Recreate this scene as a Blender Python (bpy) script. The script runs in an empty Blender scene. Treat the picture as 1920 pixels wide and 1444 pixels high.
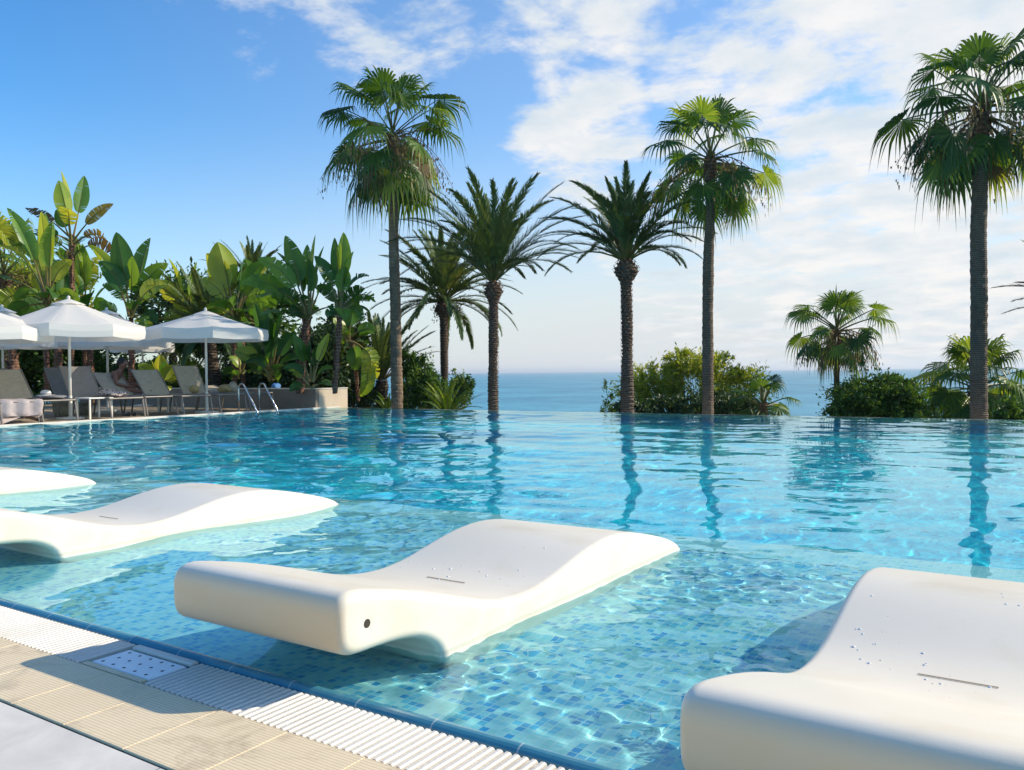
import bpy, math, numpy as np
from mathutils import Vector, Matrix
sc = bpy.context.scene
COL = sc.collection
U = 0.82                                   # metres per survey unit (eye height above the water)
PI = math.pi
rs = np.random.RandomState(7)
def A(*a): return np.array(a, dtype=float)
def nrm(v): v = np.asarray(v, float); return v/np.maximum(np.linalg.norm(v, axis=-1, keepdims=True), 1e-9)
ZUP = A(0, 0, 1)

# ---------------------------------------------------------------- camera
F = 1585.0
RW = np.array([[.833659, .000558, .552279], [.552175, .018529, -.833522], [-.010698, .999828, .015139]])
EYE = A(0, 0, U)
cam = bpy.data.cameras.new('camera'); cam_o = bpy.data.objects.new('camera', cam); COL.objects.link(cam_o)
M3 = Matrix([list(r) for r in RW]).to_quaternion().to_matrix()
cam_o.matrix_world = Matrix.Translation(Vector(EYE)) @ M3.to_4x4()
cam.sensor_width = 36; cam.lens = F/1920*36; cam.clip_start = .05; cam.clip_end = 90000
sc.camera = cam_o
def ray(px, py): return nrm(RW @ A(px-960, 722-py, -F))
def at(px, py, d):                          # point seen at a survey pixel, d metres away on the level
    r = ray(px, py); return EYE + r*(d/np.hypot(r[0], r[1]))
def dirpx(px, py): return ray(px, py)

# ---------------------------------------------------------------- geometry collector
class Geo:
    def __init__(s): s.v=[]; s.q=[]; s.t=[]; s.tq=[]; s.tt=[]; s.n=0; s.uv=None
    def add(s, V, Q=None, T=None, tone=.5):
        V = np.asarray(V, float).reshape(-1, 3)
        if Q is not None and len(Q):
            Q = np.asarray(Q, int).reshape(-1, 4); s.q.append(Q+s.n); s.tq.append(np.broadcast_to(tone, len(Q)).astype(float) if np.ndim(tone)==0 or len(tone)==len(Q) else np.full(len(Q), float(np.mean(tone))))
        if T is not None and len(T):
            T = np.asarray(T, int).reshape(-1, 3); s.t.append(T+s.n); s.tt.append(np.full(len(T), float(np.mean(tone))))
        s.v.append(V); s.n += len(V)
    def strips(s, P, W, tone=.5):           # P,W: (N,K,3) centre line and half-width vectors
        N, K = P.shape[:2]
        V = np.stack([P-W, P+W], 2).reshape(-1, 3)
        i = (np.arange(N)[:, None]*K*2 + np.arange(K-1)[None]*2)
        Q = np.stack([i, i+1, i+3, i+2], -1).reshape(-1, 4)
        tone = np.asarray(tone, float)
        s.add(V, Q, tone=np.repeat(np.broadcast_to(tone, N), K-1) if tone.ndim < 2 else tone.ravel())
    def tube(s, P, r, n=8, tone=.5, cap=True):
        P = np.asarray(P, float); K = len(P); r = np.broadcast_to(r, K)
        T = nrm(np.gradient(P, axis=0)); a = A(1, 0, 0) if abs(T[0][0]) < .8 else A(0, 1, 0)
        B = []
        for t in T: a = nrm(a - t*np.dot(a, t)); B.append(a.copy())
        B = np.array(B); C = np.cross(T, B); th = np.arange(n)*2*PI/n
        V = P[:, None]+r[:, None, None]*(np.cos(th)[None, :, None]*B[:, None]+np.sin(th)[None, :, None]*C[:, None])
        s.loft(V, tone, cap)
    def loft(s, V, tone=.5, cap=True, closed=True):
        K, n = V.shape[:2]; i = np.arange(K-1)[:, None]*n; j = np.arange(n if closed else n-1)[None]; j2 = (j+1) % n
        Q = np.stack([i+j, i+j2, i+n+j2, i+n+j], -1).reshape(-1, 4)
        VV = V.reshape(-1, 3); T = []
        if cap:
            VV = np.vstack([VV, V[0].mean(0), V[-1].mean(0)]); c0 = K*n
            T = [(c0, (k+1) % n, k) for k in range(n)] + [(c0+1, (K-1)*n+k, (K-1)*n+(k+1) % n) for k in range(n)]
        s.add(VV, Q, T, tone)
    def box(s, c, d, az=0, tone=.5, ax=None, bev=0):
        c = np.asarray(c, float); h = np.asarray(d, float)/2
        R = np.array([[math.cos(az), math.sin(az), 0], [-math.sin(az), math.cos(az), 0], [0, 0, 1]]) if ax is None else np.asarray(ax, float)
        if bev:
            b = min(bev, *(h*.9)); V = []
            for z in (-1, 1):
                pass
            S = []
            for zz, ins in ((-h[2], b), (-h[2]+b, 0), (h[2]-b, 0), (h[2], b)):
                x, y = h[0]-ins, h[1]-ins; bb = b*.6
                S.append([(x-bb, y, zz), (-x+bb, y, zz), (-x, y-bb, zz), (-x, -y+bb, zz), (-x+bb, -y, zz), (x-bb, -y, zz), (x, -y+bb, zz), (x, y-bb, zz)])
            S = np.array(S); s.loft(c + S @ R, tone); return
        V = np.array([(x, y, z) for x in (-1, 1) for y in (-1, 1) for z in (-1, 1)])*h
        s.add(c + V @ R, [(0, 1, 3, 2), (4, 6, 7, 5), (0, 4, 5, 1), (2, 3, 7, 6), (0, 2, 6, 4), (1, 5, 7, 3)], tone=tone)
    def lathe(s, c, prof, n=20, tone=.5, cap=False):
        th = np.arange(n)*2*PI/n; pr = np.array(prof)
        V = np.stack([pr[:, None, 0]*np.cos(th), pr[:, None, 0]*np.sin(th), np.repeat(pr[:, 1:2], n, 1)], -1)+np.asarray(c)
        s.loft(V, tone, cap)
    def build(s, name, mat, parent=None, smooth=False, origin=None):
        V = np.vstack(s.v) if s.v else np.zeros((0, 3))
        o0 = A(0, 0, 0)
        if parent is not None: o0 = A(*parent['_org']) if '_org' in parent else A(0, 0, 0)
        if origin is not None: o0 = np.asarray(origin, float)
        V = V-o0
        Q = np.vstack(s.q) if s.q else np.zeros((0, 4), int); T = np.vstack(s.t) if s.t else np.zeros((0, 3), int)
        m = bpy.data.meshes.new(name); m.vertices.add(len(V)); m.vertices.foreach_set('co', V.astype('f').ravel())
        idx = np.concatenate([Q.ravel(), T.ravel()]).astype('i'); m.loops.add(len(idx)); m.loops.foreach_set('vertex_index', idx)
        st = np.concatenate([np.arange(len(Q))*4, len(Q)*4+np.arange(len(T))*3]).astype('i')
        m.polygons.add(len(st)); m.polygons.foreach_set('loop_start', st)
        m.polygons.foreach_set('use_smooth', np.full(len(st), smooth, bool))
        at_ = m.attributes.new('tone', 'FLOAT', 'FACE')
        at_.data.foreach_set('value', np.concatenate((s.tq or [np.zeros(0)])+(s.tt or [])).astype('f'))
        m.update(); m.validate()
        o = bpy.data.objects.new(name, m); COL.objects.link(o); m.materials.append(mat)
        if parent is not None: o.parent = parent; o['_org'] = [float(q) for q in o0]
        elif origin is not None: o.location = o0
        return o
def tag(o, label=None, cat=None, group=None, kind=None):
    if label: o['label'] = label
    if cat: o['category'] = cat
    if group: o['group'] = group
    if kind: o['kind'] = kind
    return o
def thing(name, loc, label, cat, group=None):
    o = bpy.data.objects.new(name, None); COL.objects.link(o); o.location = tuple(loc); o['_org'] = [float(x) for x in loc]
    o.empty_display_size = .2
    return tag(o, label, cat, group)

# ---------------------------------------------------------------- materials
def mat(name):
    m = bpy.data.materials.new(name); m.use_nodes = True; nt = m.node_tree
    return m, nt, nt.nodes['Principled BSDF'], nt.nodes['Material Output']
class NN:
    def __init__(s, nt): s.nt = nt
    def n(s, t, **k):
        x = s.nt.nodes.new(t)
        for a, b in k.items(): setattr(x, a, b)
        return x
    def l(s, a, b): s.nt.links.new(a, b)
    def math(s, op, a, b=None, c=None, clamp=False):
        x = s.n('ShaderNodeMath', operation=op); x.use_clamp = clamp
        for i, v in enumerate((a, b, c)):
            if v is None: continue
            if hasattr(v, 'links'): s.l(v, x.inputs[i])
            else: x.inputs[i].default_value = v
        return x.outputs[0]
    def noise(s, vec, scale, detail=4, rough=.5, dist=0):
        x = s.n('ShaderNodeTexNoise'); x.inputs['Scale'].default_value = scale; x.inputs['Detail'].default_value = detail
        x.inputs['Roughness'].default_value = rough; x.inputs['Distortion'].default_value = dist
        if vec is not None: s.l(vec, x.inputs['Vector'])
        return x.outputs['Fac']
    def ramp(s, fac, stops, interp='LINEAR'):
        x = s.n('ShaderNodeValToRGB'); cr = x.color_ramp; cr.interpolation = interp
        while len(cr.elements) < len(stops): cr.elements.new(.5)
        for e, (p, c) in zip(cr.elements, stops): e.position = p; e.color = (*c, 1) if len(c) == 3 else c
        s.l(fac, x.inputs[0]); return x.outputs[0]
    def mix(s, f, a, b, blend='MIX'):
        x = s.n('ShaderNodeMix', data_type='RGBA', blend_type=blend)
        for i, v in ((0, f), (6, a), (7, b)):
            if hasattr(v, 'links'): s.l(v, x.inputs[i])
            elif i == 0: x.inputs[0].default_value = v
            else: x.inputs[i].default_value = (*v, 1)
        return x.outputs[2]
    def bump(s, h, strength, dist, bsdf):
        x = s.n('ShaderNodeBump'); x.inputs['Strength'].default_value = strength; x.inputs['Distance'].default_value = dist
        s.l(h, x.inputs['Height']); s.l(x.outputs[0], bsdf.inputs['Normal']); return x
    def coord(s, k='Object'): return s.n('ShaderNodeTexCoord').outputs[k]
def leafmat(name, stops, transl=.35, rough=.45, tcol=None, spec=.4):
    m, nt, b, out = mat(name); N = NN(nt)
    at_ = N.n('ShaderNodeAttribute', attribute_name='tone')
    nz = N.noise(N.coord(), 3.0, 3)
    f = N.math('ADD', at_.outputs['Fac'], N.math('MULTIPLY_ADD', nz, .3, -.15), clamp=True)
    c = N.ramp(f, stops); N.l(c, b.inputs['Base Color']); b.inputs['Roughness'].default_value = rough
    b.inputs['Specular IOR Level'].default_value = spec
    tr = N.n('ShaderNodeBsdfTranslucent')
    c2 = N.mix(1.0, c, tcol or (1.5, 1.25, .35), 'MULTIPLY'); N.l(c2, tr.inputs[0])
    mx = N.n('ShaderNodeMixShader'); mx.inputs[0].default_value = transl
    N.l(b.outputs[0], mx.inputs[1]); N.l(tr.outputs[0], mx.inputs[2]); N.l(mx.outputs[0], out.inputs[0])
    return m
def plain(name, col, rough=.6, metal=0, var=.12, scale=6, bump=0, bscale=40, spec=.5):
    m, nt, b, out = mat(name); N = NN(nt); co = N.coord()
    nz = N.noise(co, scale, 5, .6); lo = tuple(max(0, x*(1-var)) for x in col); hi = tuple(min(1, x*(1+var)) for x in col)
    N.l(N.ramp(nz, [(.3, lo), (.7, hi)]), b.inputs['Base Color']); b.inputs['Roughness'].default_value = rough; b.inputs['Metallic'].default_value = metal
    b.inputs['Specular IOR Level'].default_value = spec
    if bump: N.bump(N.noise(co, bscale, 4), bump, .02, b)
    return m
M = {}
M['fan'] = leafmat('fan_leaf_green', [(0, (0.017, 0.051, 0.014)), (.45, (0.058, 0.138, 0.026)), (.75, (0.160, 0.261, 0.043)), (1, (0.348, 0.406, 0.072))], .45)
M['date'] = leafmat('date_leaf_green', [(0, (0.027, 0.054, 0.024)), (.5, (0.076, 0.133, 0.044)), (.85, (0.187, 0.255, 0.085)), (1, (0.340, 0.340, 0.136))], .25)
M['dateyg'] = leafmat('young_frond_green', [(0, (0.048, 0.108, 0.018)), (.5, (0.120, 0.240, 0.030)), (1, (0.312, 0.396, 0.060))], .45)
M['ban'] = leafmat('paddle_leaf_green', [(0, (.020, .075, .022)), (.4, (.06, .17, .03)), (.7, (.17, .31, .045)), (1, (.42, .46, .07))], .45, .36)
M['bandry'] = leafmat('dry_paddle_leaf', [(0, (.10, .055, .03)), (.5, (.2, .13, .04)), (1, (.34, .28, .06))], .35, .6)
M['dead'] = leafmat('dead_leaf_tan', [(0, (0.084, 0.054, 0.036)), (.5, (0.204, 0.132, 0.072)), (1, (0.408, 0.288, 0.144))], .25, .8)
M['bushy'] = leafmat('bush_leaf_lime', [(0, (.09, .15, .025)), (.5, (.28, .36, .05)), (1, (.50, .52, .11))], .5)
M['bushg'] = leafmat('bush_leaf_green', [(0, (0.018, 0.053, 0.015)), (.5, (0.053, 0.128, 0.027)), (1, (0.180, 0.300, 0.053))], .32)
M['bushd'] = leafmat('bush_leaf_dark', [(0, (0.015, 0.038, 0.018)), (.5, (0.033, 0.075, 0.027)), (1, (0.105, 0.165, 0.053))], .22)
M['stalk'] = leafmat('leaf_stalk', [(0, (.05, .07, .02)), (.5, (.13, .13, .035)), (1, (.32, .2, .06))], .1)
def trunkmat(name, a, b_, c_, zs=30):
    m, nt, b, out = mat(name); N = NN(nt); co = N.coord()
    mp = N.n('ShaderNodeMapping'); mp.inputs['Scale'].default_value = (2, 2, 1); N.l(co, mp.inputs[0])
    w = N.n('ShaderNodeTexWave', wave_type='BANDS', bands_direction='Z'); w.inputs['Scale'].default_value = zs/6.28; w.inputs['Distortion'].default_value = 2.5
    w.inputs['Detail'].default_value = 3; N.l(co, w.inputs['Vector'])
    nz = N.noise(mp.outputs[0], 5, 6, .65)
    f = N.math('ADD', N.math('MULTIPLY', w.outputs['Fac'], .22 if 'reddish' in name else .40), N.math('MULTIPLY', nz, .85 if 'reddish' in name else .62), clamp=True)
    N.l(N.ramp(f, [(.2, a), (.5, b_), (.85, c_)]), b.inputs['Base Color']); b.inputs['Roughness'].default_value = .9
    blot = N.noise(co, 1.3, 5, .6); old = b.inputs['Base Color'].links[0].from_socket; N.l(N.mix(N.ramp(blot, [(.45, (0, 0, 0)), (.7, (.75, .75, .75))]), old, tuple(x*.45 for x in b_)), b.inputs['Base Color'])
    N.bump(f, .8, .03, b); return m
M['trunkw'] = trunkmat('ringed_palm_bark', (.07, .05, .035), (.20, .14, .09), (.48, .32, .18), 60)
M['trunkd'] = trunkmat('date_palm_bark', (.035, .026, .02), (.085, .062, .046), (.20, .15, .10), 40)
M['trunkg'] = trunkmat('shaded_palm_bark', (.055, .038, .026), (.13, .088, .058), (.27, .185, .115), 60)  # ringed bark again, with the shaded side's darkness put into its colour
M['trunkr'] = trunkmat('reddish_palm_bark', (.06, .03, .02), (.17, .085, .05), (.36, .2, .12), 25)

ZS_ = -.135
# cream polyethylene of the in-pool loungers
m, nt, b, out = mat('cream_moulded_plastic'); N = NN(nt); co = N.coord()
st = N.noise(co, 2.3, 6, .6, .4); st2 = N.noise(co, 9, 5, .6)
c = N.mix(N.ramp(st, [(.52, (0, 0, 0)), (.74, (1, 1, 1))]), (.81, .735, .60), (.71, .62, .45))
c = N.mix(N.math('MULTIPLY', st2, .25), c, (.74, .655, .51))
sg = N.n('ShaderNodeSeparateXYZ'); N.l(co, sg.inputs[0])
stain_bounce = N.n('ShaderNodeMapRange', interpolation_type='SMOOTHSTEP'); N.l(N.math('ADD', sg.outputs[1], N.math('MULTIPLY', st, .02)), stain_bounce.inputs[0]); stain_bounce.inputs[1].default_value = (1.875-3.2)*U+.01; stain_bounce.inputs[2].default_value = (1.84-3.2)*U+.01
wl_ = N.math('ABSOLUTE', N.math('SUBTRACT', N.math('ADD', sg.outputs[2], N.math('MULTIPLY', st2, .016)), -ZS_+.012)); wb = N.math('LESS_THAN', wl_, .006)
c = N.mix(N.math('MULTIPLY', wb, .28), c, (.42, .38, .26)); sc_ = N.noise(co, 34, 3, .7, 2.0); c = N.mix(N.ramp(sc_, [(.66, (0, 0, 0)), (.72, (.30, .30, .30))]), c, (.58, .52, .40))
c = N.mix(N.math('MULTIPLY', stain_bounce.outputs[0], N.math('MULTIPLY_ADD', st, .7, .55), clamp=True), c, (.84, .58, .33))  # tan on the foot front: stain plus warm deck bounce put into the colour
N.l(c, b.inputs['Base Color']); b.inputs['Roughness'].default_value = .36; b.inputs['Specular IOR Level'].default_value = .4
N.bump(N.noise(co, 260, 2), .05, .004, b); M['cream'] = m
M['hole'] = plain('dark_plug_hole', (.04, .03, .02), .8)
M['slot'] = plain('brown_drain_slot', (.36, .28, .19), .8)
m, nt, b, out = mat('water_droplet'); b.inputs['Base Color'].default_value = (.86, .82, .74, 1); b.inputs['Roughness'].default_value = .05; b.inputs['Coat Weight'].default_value = 1; M['drop'] = m

def mosaic(name, stops, grout, cell=.025, rough=.35, murk=None):
    m, nt, b, out = mat(name); N = NN(nt)
    uv = N.n('ShaderNodeUVMap', uv_map='UVMap').outputs[0]
    sep = N.n('ShaderNodeSeparateXYZ'); N.l(uv, sep.inputs[0])
    U_ = N.math('DIVIDE', sep.outputs[0], cell); V_ = N.math('DIVIDE', sep.outputs[1], cell)
    cmb = N.n('ShaderNodeCombineXYZ'); N.l(N.math('FLOOR', U_), cmb.inputs[0]); N.l(N.math('FLOOR', V_), cmb.inputs[1])
    wn = N.n('ShaderNodeTexWhiteNoise', noise_dimensions='2D'); N.l(cmb.outputs[0], wn.inputs['Vector'])
    big = N.noise(uv, .9, 3)
    v = N.math('ADD', wn.outputs['Value'], N.math('MULTIPLY_ADD', big, .3, -.13), clamp=True)
    c = N.ramp(v, stops, 'CONSTANT')
    wn2 = N.n('ShaderNodeTexWhiteNoise', noise_dimensions='3D'); N.l(cmb.outputs[0], wn2.inputs['Vector'])
    c = N.mix(N.math('MULTIPLY', wn2.outputs['Value'], .35), c, (.40, .60, .62))
    def edge(x):
        f = N.math('FRACT', x); return N.math('MINIMUM', f, N.math('SUBTRACT', 1, f))
    g = N.math('LESS_THAN', N.math('MINIMUM', edge(U_), edge(V_)), .055)
    c = N.mix(g, c, grout)
    N.l(c, b.inputs['Base Color']); b.inputs['Roughness'].default_value = rough
    return m
M['mos'] = mosaic('pale_glass_mosaic', [(0, (.015, .30, .60)), (.12, (.14, .50, .68)), (.24, (.34, .63, .68)), (.46, (.50, .73, .73)), (.72, (.40, .66, .64)), (.90, (.07, .42, .66))], (.62, .70, .68))
M['mosd'] = mosaic('blue_glass_mosaic', [(0, (.0, .42, .62)), (.25, (.0, .58, .78)), (.5, (.0, .68, .84)), (.75, (.005, .76, .88))], (.02, .70, .80))
m, nt, b, out = mat('glazed_blue_ceramic'); N = NN(nt); co = N.coord()
sep = N.n('ShaderNodeSeparateXYZ'); N.l(co, sep.inputs[0])
fr = N.math('FRACT', N.math('DIVIDE', N.math('ADD', sep.outputs[0], 40*.2415+.045), .2415))
jn = N.math('LESS_THAN', fr, .018)
c = N.mix(N.noise(co, 7, 4), (.04, .20, .28), (.08, .29, .37))
c = N.mix(N.ramp(N.noise(co, 14, 6, .7), [(.5, (0, 0, 0)), (.7, (.5, .5, .5))]), c, (.16, .33, .34)); c = N.mix(jn, c, (.40, .48, .47)); N.l(c, b.inputs['Base Color']); b.inputs['Roughness'].default_value = .18; M['curb'] = m
m, nt, b, out = mat('white_grate_plastic'); N = NN(nt); co = N.coord()
gg = N.mix(N.noise(co, 12, 5), (.62, .585, .52), (.74, .70, .62)); N.l(N.mix(N.ramp(N.noise(co, 3, 8, .7), [(.5, (0, 0, 0)), (.72, (.55, .55, .55))]), gg, (.42, .36, .26)), b.inputs['Base Color']); b.inputs['Roughness'].default_value = .5
vo = N.n('ShaderNodeTexVoronoi'); vo.inputs['Scale'].default_value = 240; N.l(co, vo.inputs['Vector']); N.bump(vo.outputs['Distance'], .35, .002, b); M['grate'] = m
m, nt, b, out = mat('ribbed_beige_porcelain'); N = NN(nt); co = N.coord()
sep = N.n('ShaderNodeSeparateXYZ'); N.l(co, sep.inputs[0])
fy = N.math('FRACT', N.math('DIVIDE', sep.outputs[1], .0098)); fx = N.math('FRACT', N.math('DIVIDE', sep.outputs[0], .0052))
ln = N.math('LESS_THAN', fy, .30); dt = N.math('LESS_THAN', fx, .55)
hole = N.math('MULTIPLY', ln, N.math('MULTIPLY_ADD', dt, .65, .35))
nb = N.noise(co, 3.5, 6, .65); nb2 = N.noise(co, 40, 3)
c = N.mix(nb, (.76, .59, .35), (.90, .75, .50)); c = N.mix(N.math('MULTIPLY', nb2, .3), c, (.54, .46, .34))
c = N.mix(N.math('MULTIPLY', hole, .5), c, (.30, .23, .14)); wet = N.ramp(N.noise(co, 5.5, 7, .7, .8), [(.52, (0, 0, 0)), (.66, (1, 1, 1))]); c = N.mix(N.math('MULTIPLY', wet, .45), c, (.40, .30, .17))
spk = N.ramp(N.noise(co, 95, 2, .5), [(.70, (0, 0, 0)), (.76, (.6, .6, .6))]); c = N.mix(spk, c, (.22, .16, .09)); N.l(c, b.inputs['Base Color']); N.l(N.math('MULTIPLY_ADD', wet, -.3, .7), b.inputs['Roughness'])
N.bump(N.math('SUBTRACT', 1, hole), .5, .0015, b); M['tile'] = m
m, nt, b, out = mat('grey_stone_paving'); N = NN(nt); co = N.coord()
n1 = N.noise(co, 5, 8, .62, .6); n2 = N.noise(co, 1.1, 4)
c = N.ramp(n1, [(.3, (.56, .52, .46)), (.5, (.67, .62, .54)), (.68, (.77, .72, .63))]); c = N.mix(N.math('MULTIPLY', n2, .35), c, (.60, .57, .51))
sep = N.n('ShaderNodeSeparateXYZ'); N.l(co, sep.inputs[0])
c = N.mix(N.math('LESS_THAN', N.math('FRACT', N.math('DIVIDE', N.math('ADD', sep.outputs[0], 60.1), .9)), .004), c, (.2, .19, .18))
N.l(c, b.inputs['Base Color']); b.inputs['Roughness'].default_value = .6; N.bump(n1, .15, .004, b); M['stone'] = m
M['joint'] = plain('dark_joint_fill', (.12, .075, .045), .9, var=.3)
M['deck'] = plain('tan_deck_stone', (.36, .28, .19), .75, var=.18, scale=3, bump=.2)
M['coping'] = plain('pale_stone_coping', (.62, .58, .50), .5, var=.1)
M['render'] = plain('cream_plaster', (.56, .45, .33), .8, var=.08, scale=2.5, bump=.1)
M['taupe'] = plain('darker_front_plaster', (.26, .20, .155), .8, var=.12, scale=2.5, bump=.1)  # darker tone used for the planter's front wall only
M['dark'] = plain('dark_channel', (.03, .035, .04), .8)
M['soil'] = plain('dark_soil', (.05, .035, .022), .95, var=.4, scale=5, bump=.6)
M['lawn'] = plain('garden_ground', (.045, .055, .022), .95, var=.5, scale=1.5, bump=.6)
M['canvas'] = leafmat('white_canvas', [(0, (.90, .87, .81)), (1, (.93, .90, .84))], .45, .75, (1, .98, .95), .2)
M['pole'] = plain('cream_painted_pole', (.72, .67, .58), .4, var=.06)
M['frame'] = plain('taupe_powder_coat', (.20, .17, .14), .45, var=.1)
M['sling'] = plain('grey_brown_sling', (.22, .20, .18), .8, var=.12, scale=14, bump=.3, bscale=300)
M['slingb'] = plain('beige_sling', (.42, .35, .25), .8, var=.12, scale=14, bump=.3, bscale=300)
M['towel'] = plain('mauve_grey_towel', (.42, .36, .35), .95, var=.1, scale=20, bump=.6, bscale=160)
M['towelg'] = plain('dark_grey_towel', (.20, .20, .22), .95, var=.1, scale=20, bump=.6, bscale=160)
M['towely'] = plain('mustard_towel', (.45, .34, .15), .95, var=.15, scale=20, bump=.6, bscale=160)
M['steel'] = plain('brushed_steel', (.62, .60, .57), .22, metal=1, var=.06)
M['tabletop'] = plain('white_table_top', (.75, .73, .69), .4)
M['pot'] = plain('weathered_pot_clay', (.27, .25, .18), .85, var=.25, scale=20, bump=.4)
M['straw'] = plain('pale_straw', (.62, .62, .62), .8, var=.15, scale=40)
M['skin'] = plain('tanned_skin', (.20, .095, .065), .5, var=.1)
M['hair'] = plain('dark_hair', (.012, .010, .010), .6, var=.3)
M['trunks'] = plain('dark_swimwear', (.03, .02, .03), .8)
M['black'] = plain('black_rubber', (.02, .02, .022), .7)
M['bluec'] = plain('blue_cushion_fabric', (.08, .22, .5), .8)
m, nt, b, out = mat('patterned_scarf'); N = NN(nt); co = N.coord()
vo = N.n('ShaderNodeTexVoronoi'); vo.inputs['Scale'].default_value = 16; N.l(co, vo.inputs['Vector'])
N.l(N.ramp(vo.outputs['Distance'], [(.25, (.10, .09, .10)), (.45, (.62, .55, .50)), (.7, (.25, .18, .17))]), b.inputs['Base Color']); b.inputs['Roughness'].default_value = .9; M['scarf'] = m

# ---------------------------------------------------------------- sky and sun
SUN = nrm(A(.71, .69, .575))
w = bpy.data.worlds.new('World'); sc.world = w; w.use_nodes = True; nt = w.node_tree; N = NN(nt)
bg = nt.nodes['Background']
sky = N.n('ShaderNodeTexSky', sky_type='NISHITA'); sky.sun_disc = False
sky.sun_elevation = math.asin(SUN[2]); sky.sun_rotation = math.atan2(SUN[0], SUN[1]); sky.air_density = 1.0; sky.dust_density = .6; sky.ozone_density = 2.0
D = N.coord('Generated')
def dotc(px, py, r0, r1, amt=1.0):           # soft patch of sky round one direction; radii in degrees
    c_ = dirpx(px, py); vd = N.n('ShaderNodeVectorMath', operation='DOT_PRODUCT'); N.l(D, vd.inputs[0]); vd.inputs[1].default_value = tuple(c_)
    mr = N.n('ShaderNodeMapRange', interpolation_type='SMOOTHSTEP'); N.l(vd.outputs['Value'], mr.inputs[0])
    mr.inputs[1].default_value = math.cos(math.radians(r1)); mr.inputs[2].default_value = math.cos(math.radians(r0))
    mr.inputs[3].default_value = 0; mr.inputs[4].default_value = amt; return mr.outputs[0]
sepD = N.n('ShaderNodeSeparateXYZ'); N.l(D, sepD.inputs[0])
# cloud layer: project the direction on a plane overhead so the clouds flatten towards the horizon
zc = N.math('MAXIMUM', sepD.outputs[2], .0); zc = N.math('ADD', zc, .16)
cx_ = N.math('DIVIDE', sepD.outputs[0], zc); cy_ = N.math('DIVIDE', sepD.outputs[1], zc)
cv = N.n('ShaderNodeCombineXYZ'); N.l(cx_, cv.inputs[0]); N.l(cy_, cv.inputs[1])
n1 = N.noise(cv.outputs[0], 3.4, 12, .62, .15); n2 = N.noise(cv.outputs[0], .8, 3, .5)
msk = None
for a in [(1130, -30, 2, 9, .37), (1580, 60, 3, 13, .35), (980, 55, .5, 4.0, .26), (1090, 238, 1.2, 7.2, .44), (1300, 250, 1, 5, .3), (740, 10, 1, 9, .34), (1750, 60, 4, 16, .42), (1700, 330, 3, 14, .14), (1500, 280, 1, 8, .30),
          (620, 60, 1, 6, .20), (150, 85, .5, 3.2, .22), (480, 105, .3, 3, .24), (1650, 480, 2, 13, .13), (1150, 560, 2, 11, .11), (2300, 200, 10, 45, .45), (1400, -900, 10, 50, .30)]:
    o_ = dotc(*a); msk = o_ if msk is None else N.math('MAXIMUM', msk, o_)
cl = N.math('ADD', N.math('ADD', n1, N.math('MULTIPLY_ADD', n2, .25, -.125)), msk)
cf = N.n('ShaderNodeMapRange', interpolation_type='SMOOTHSTEP'); N.l(cl, cf.inputs[0]); cf.inputs[1].default_value = .72; cf.inputs[2].default_value = .93; cf.inputs[4].default_value = .95
thick = N.n('ShaderNodeMapRange'); N.l(N.noise(cv.outputs[0], 3.2, 7, .6), thick.inputs[0]); thick.inputs[1].default_value = .35; thick.inputs[2].default_value = .62
SK = 7.14                                    # sky strength is .1, so cloud radiance is given x10
ccol = N.mix(thick.outputs[0], (.55*SK, .62*SK, .67*SK), (.76*SK, .745*SK, .73*SK))
hsv = N.n('ShaderNodeHueSaturation'); hsv.inputs['Saturation'].default_value = 1.34; hsv.inputs['Value'].default_value = 1.0; N.l(sky.outputs[0], hsv.inputs['Color'])
sk = N.mix(1.0, hsv.outputs[0], (.92, 1.14, 1.26), 'MULTIPLY')
# pale haze towards the horizon, stronger towards the sun side
hz = N.n('ShaderNodeMapRange', interpolation_type='SMOOTHSTEP'); N.l(sepD.outputs[2], hz.inputs[0]); hz.inputs[1].default_value = .30; hz.inputs[2].default_value = -.03; hz.inputs[4].default_value = .9
sd = dotc(1900, 420, 2, 66, .70)
hf = N.math('ADD', N.math('MULTIPLY', hz.outputs[0], N.math('ADD', sd, .36)), N.math('MULTIPLY', sd, .30), clamp=True)
sk = N.mix(hf, sk, (.60*SK, .63*SK, .64*SK))
fin = N.mix(cf.outputs[0], sk, ccol)
N.l(fin, bg.inputs[0]); bg.inputs[1].default_value = .14
L = bpy.data.lights.new('sun', 'SUN'); L.energy = 4.4; L.angle = math.radians(.55); L.color = (1, .88, .70)
lo = bpy.data.objects.new('sun', L); COL.objects.link(lo); lo.rotation_euler = Vector(SUN).to_track_quat('Z', 'Y').to_euler(); L.cycles.is_caustics_light = True
sc.view_settings.view_transform = 'Standard'; sc.view_settings.look = 'None'; sc.view_settings.gamma = 1; sc.view_settings.exposure = .35

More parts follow.
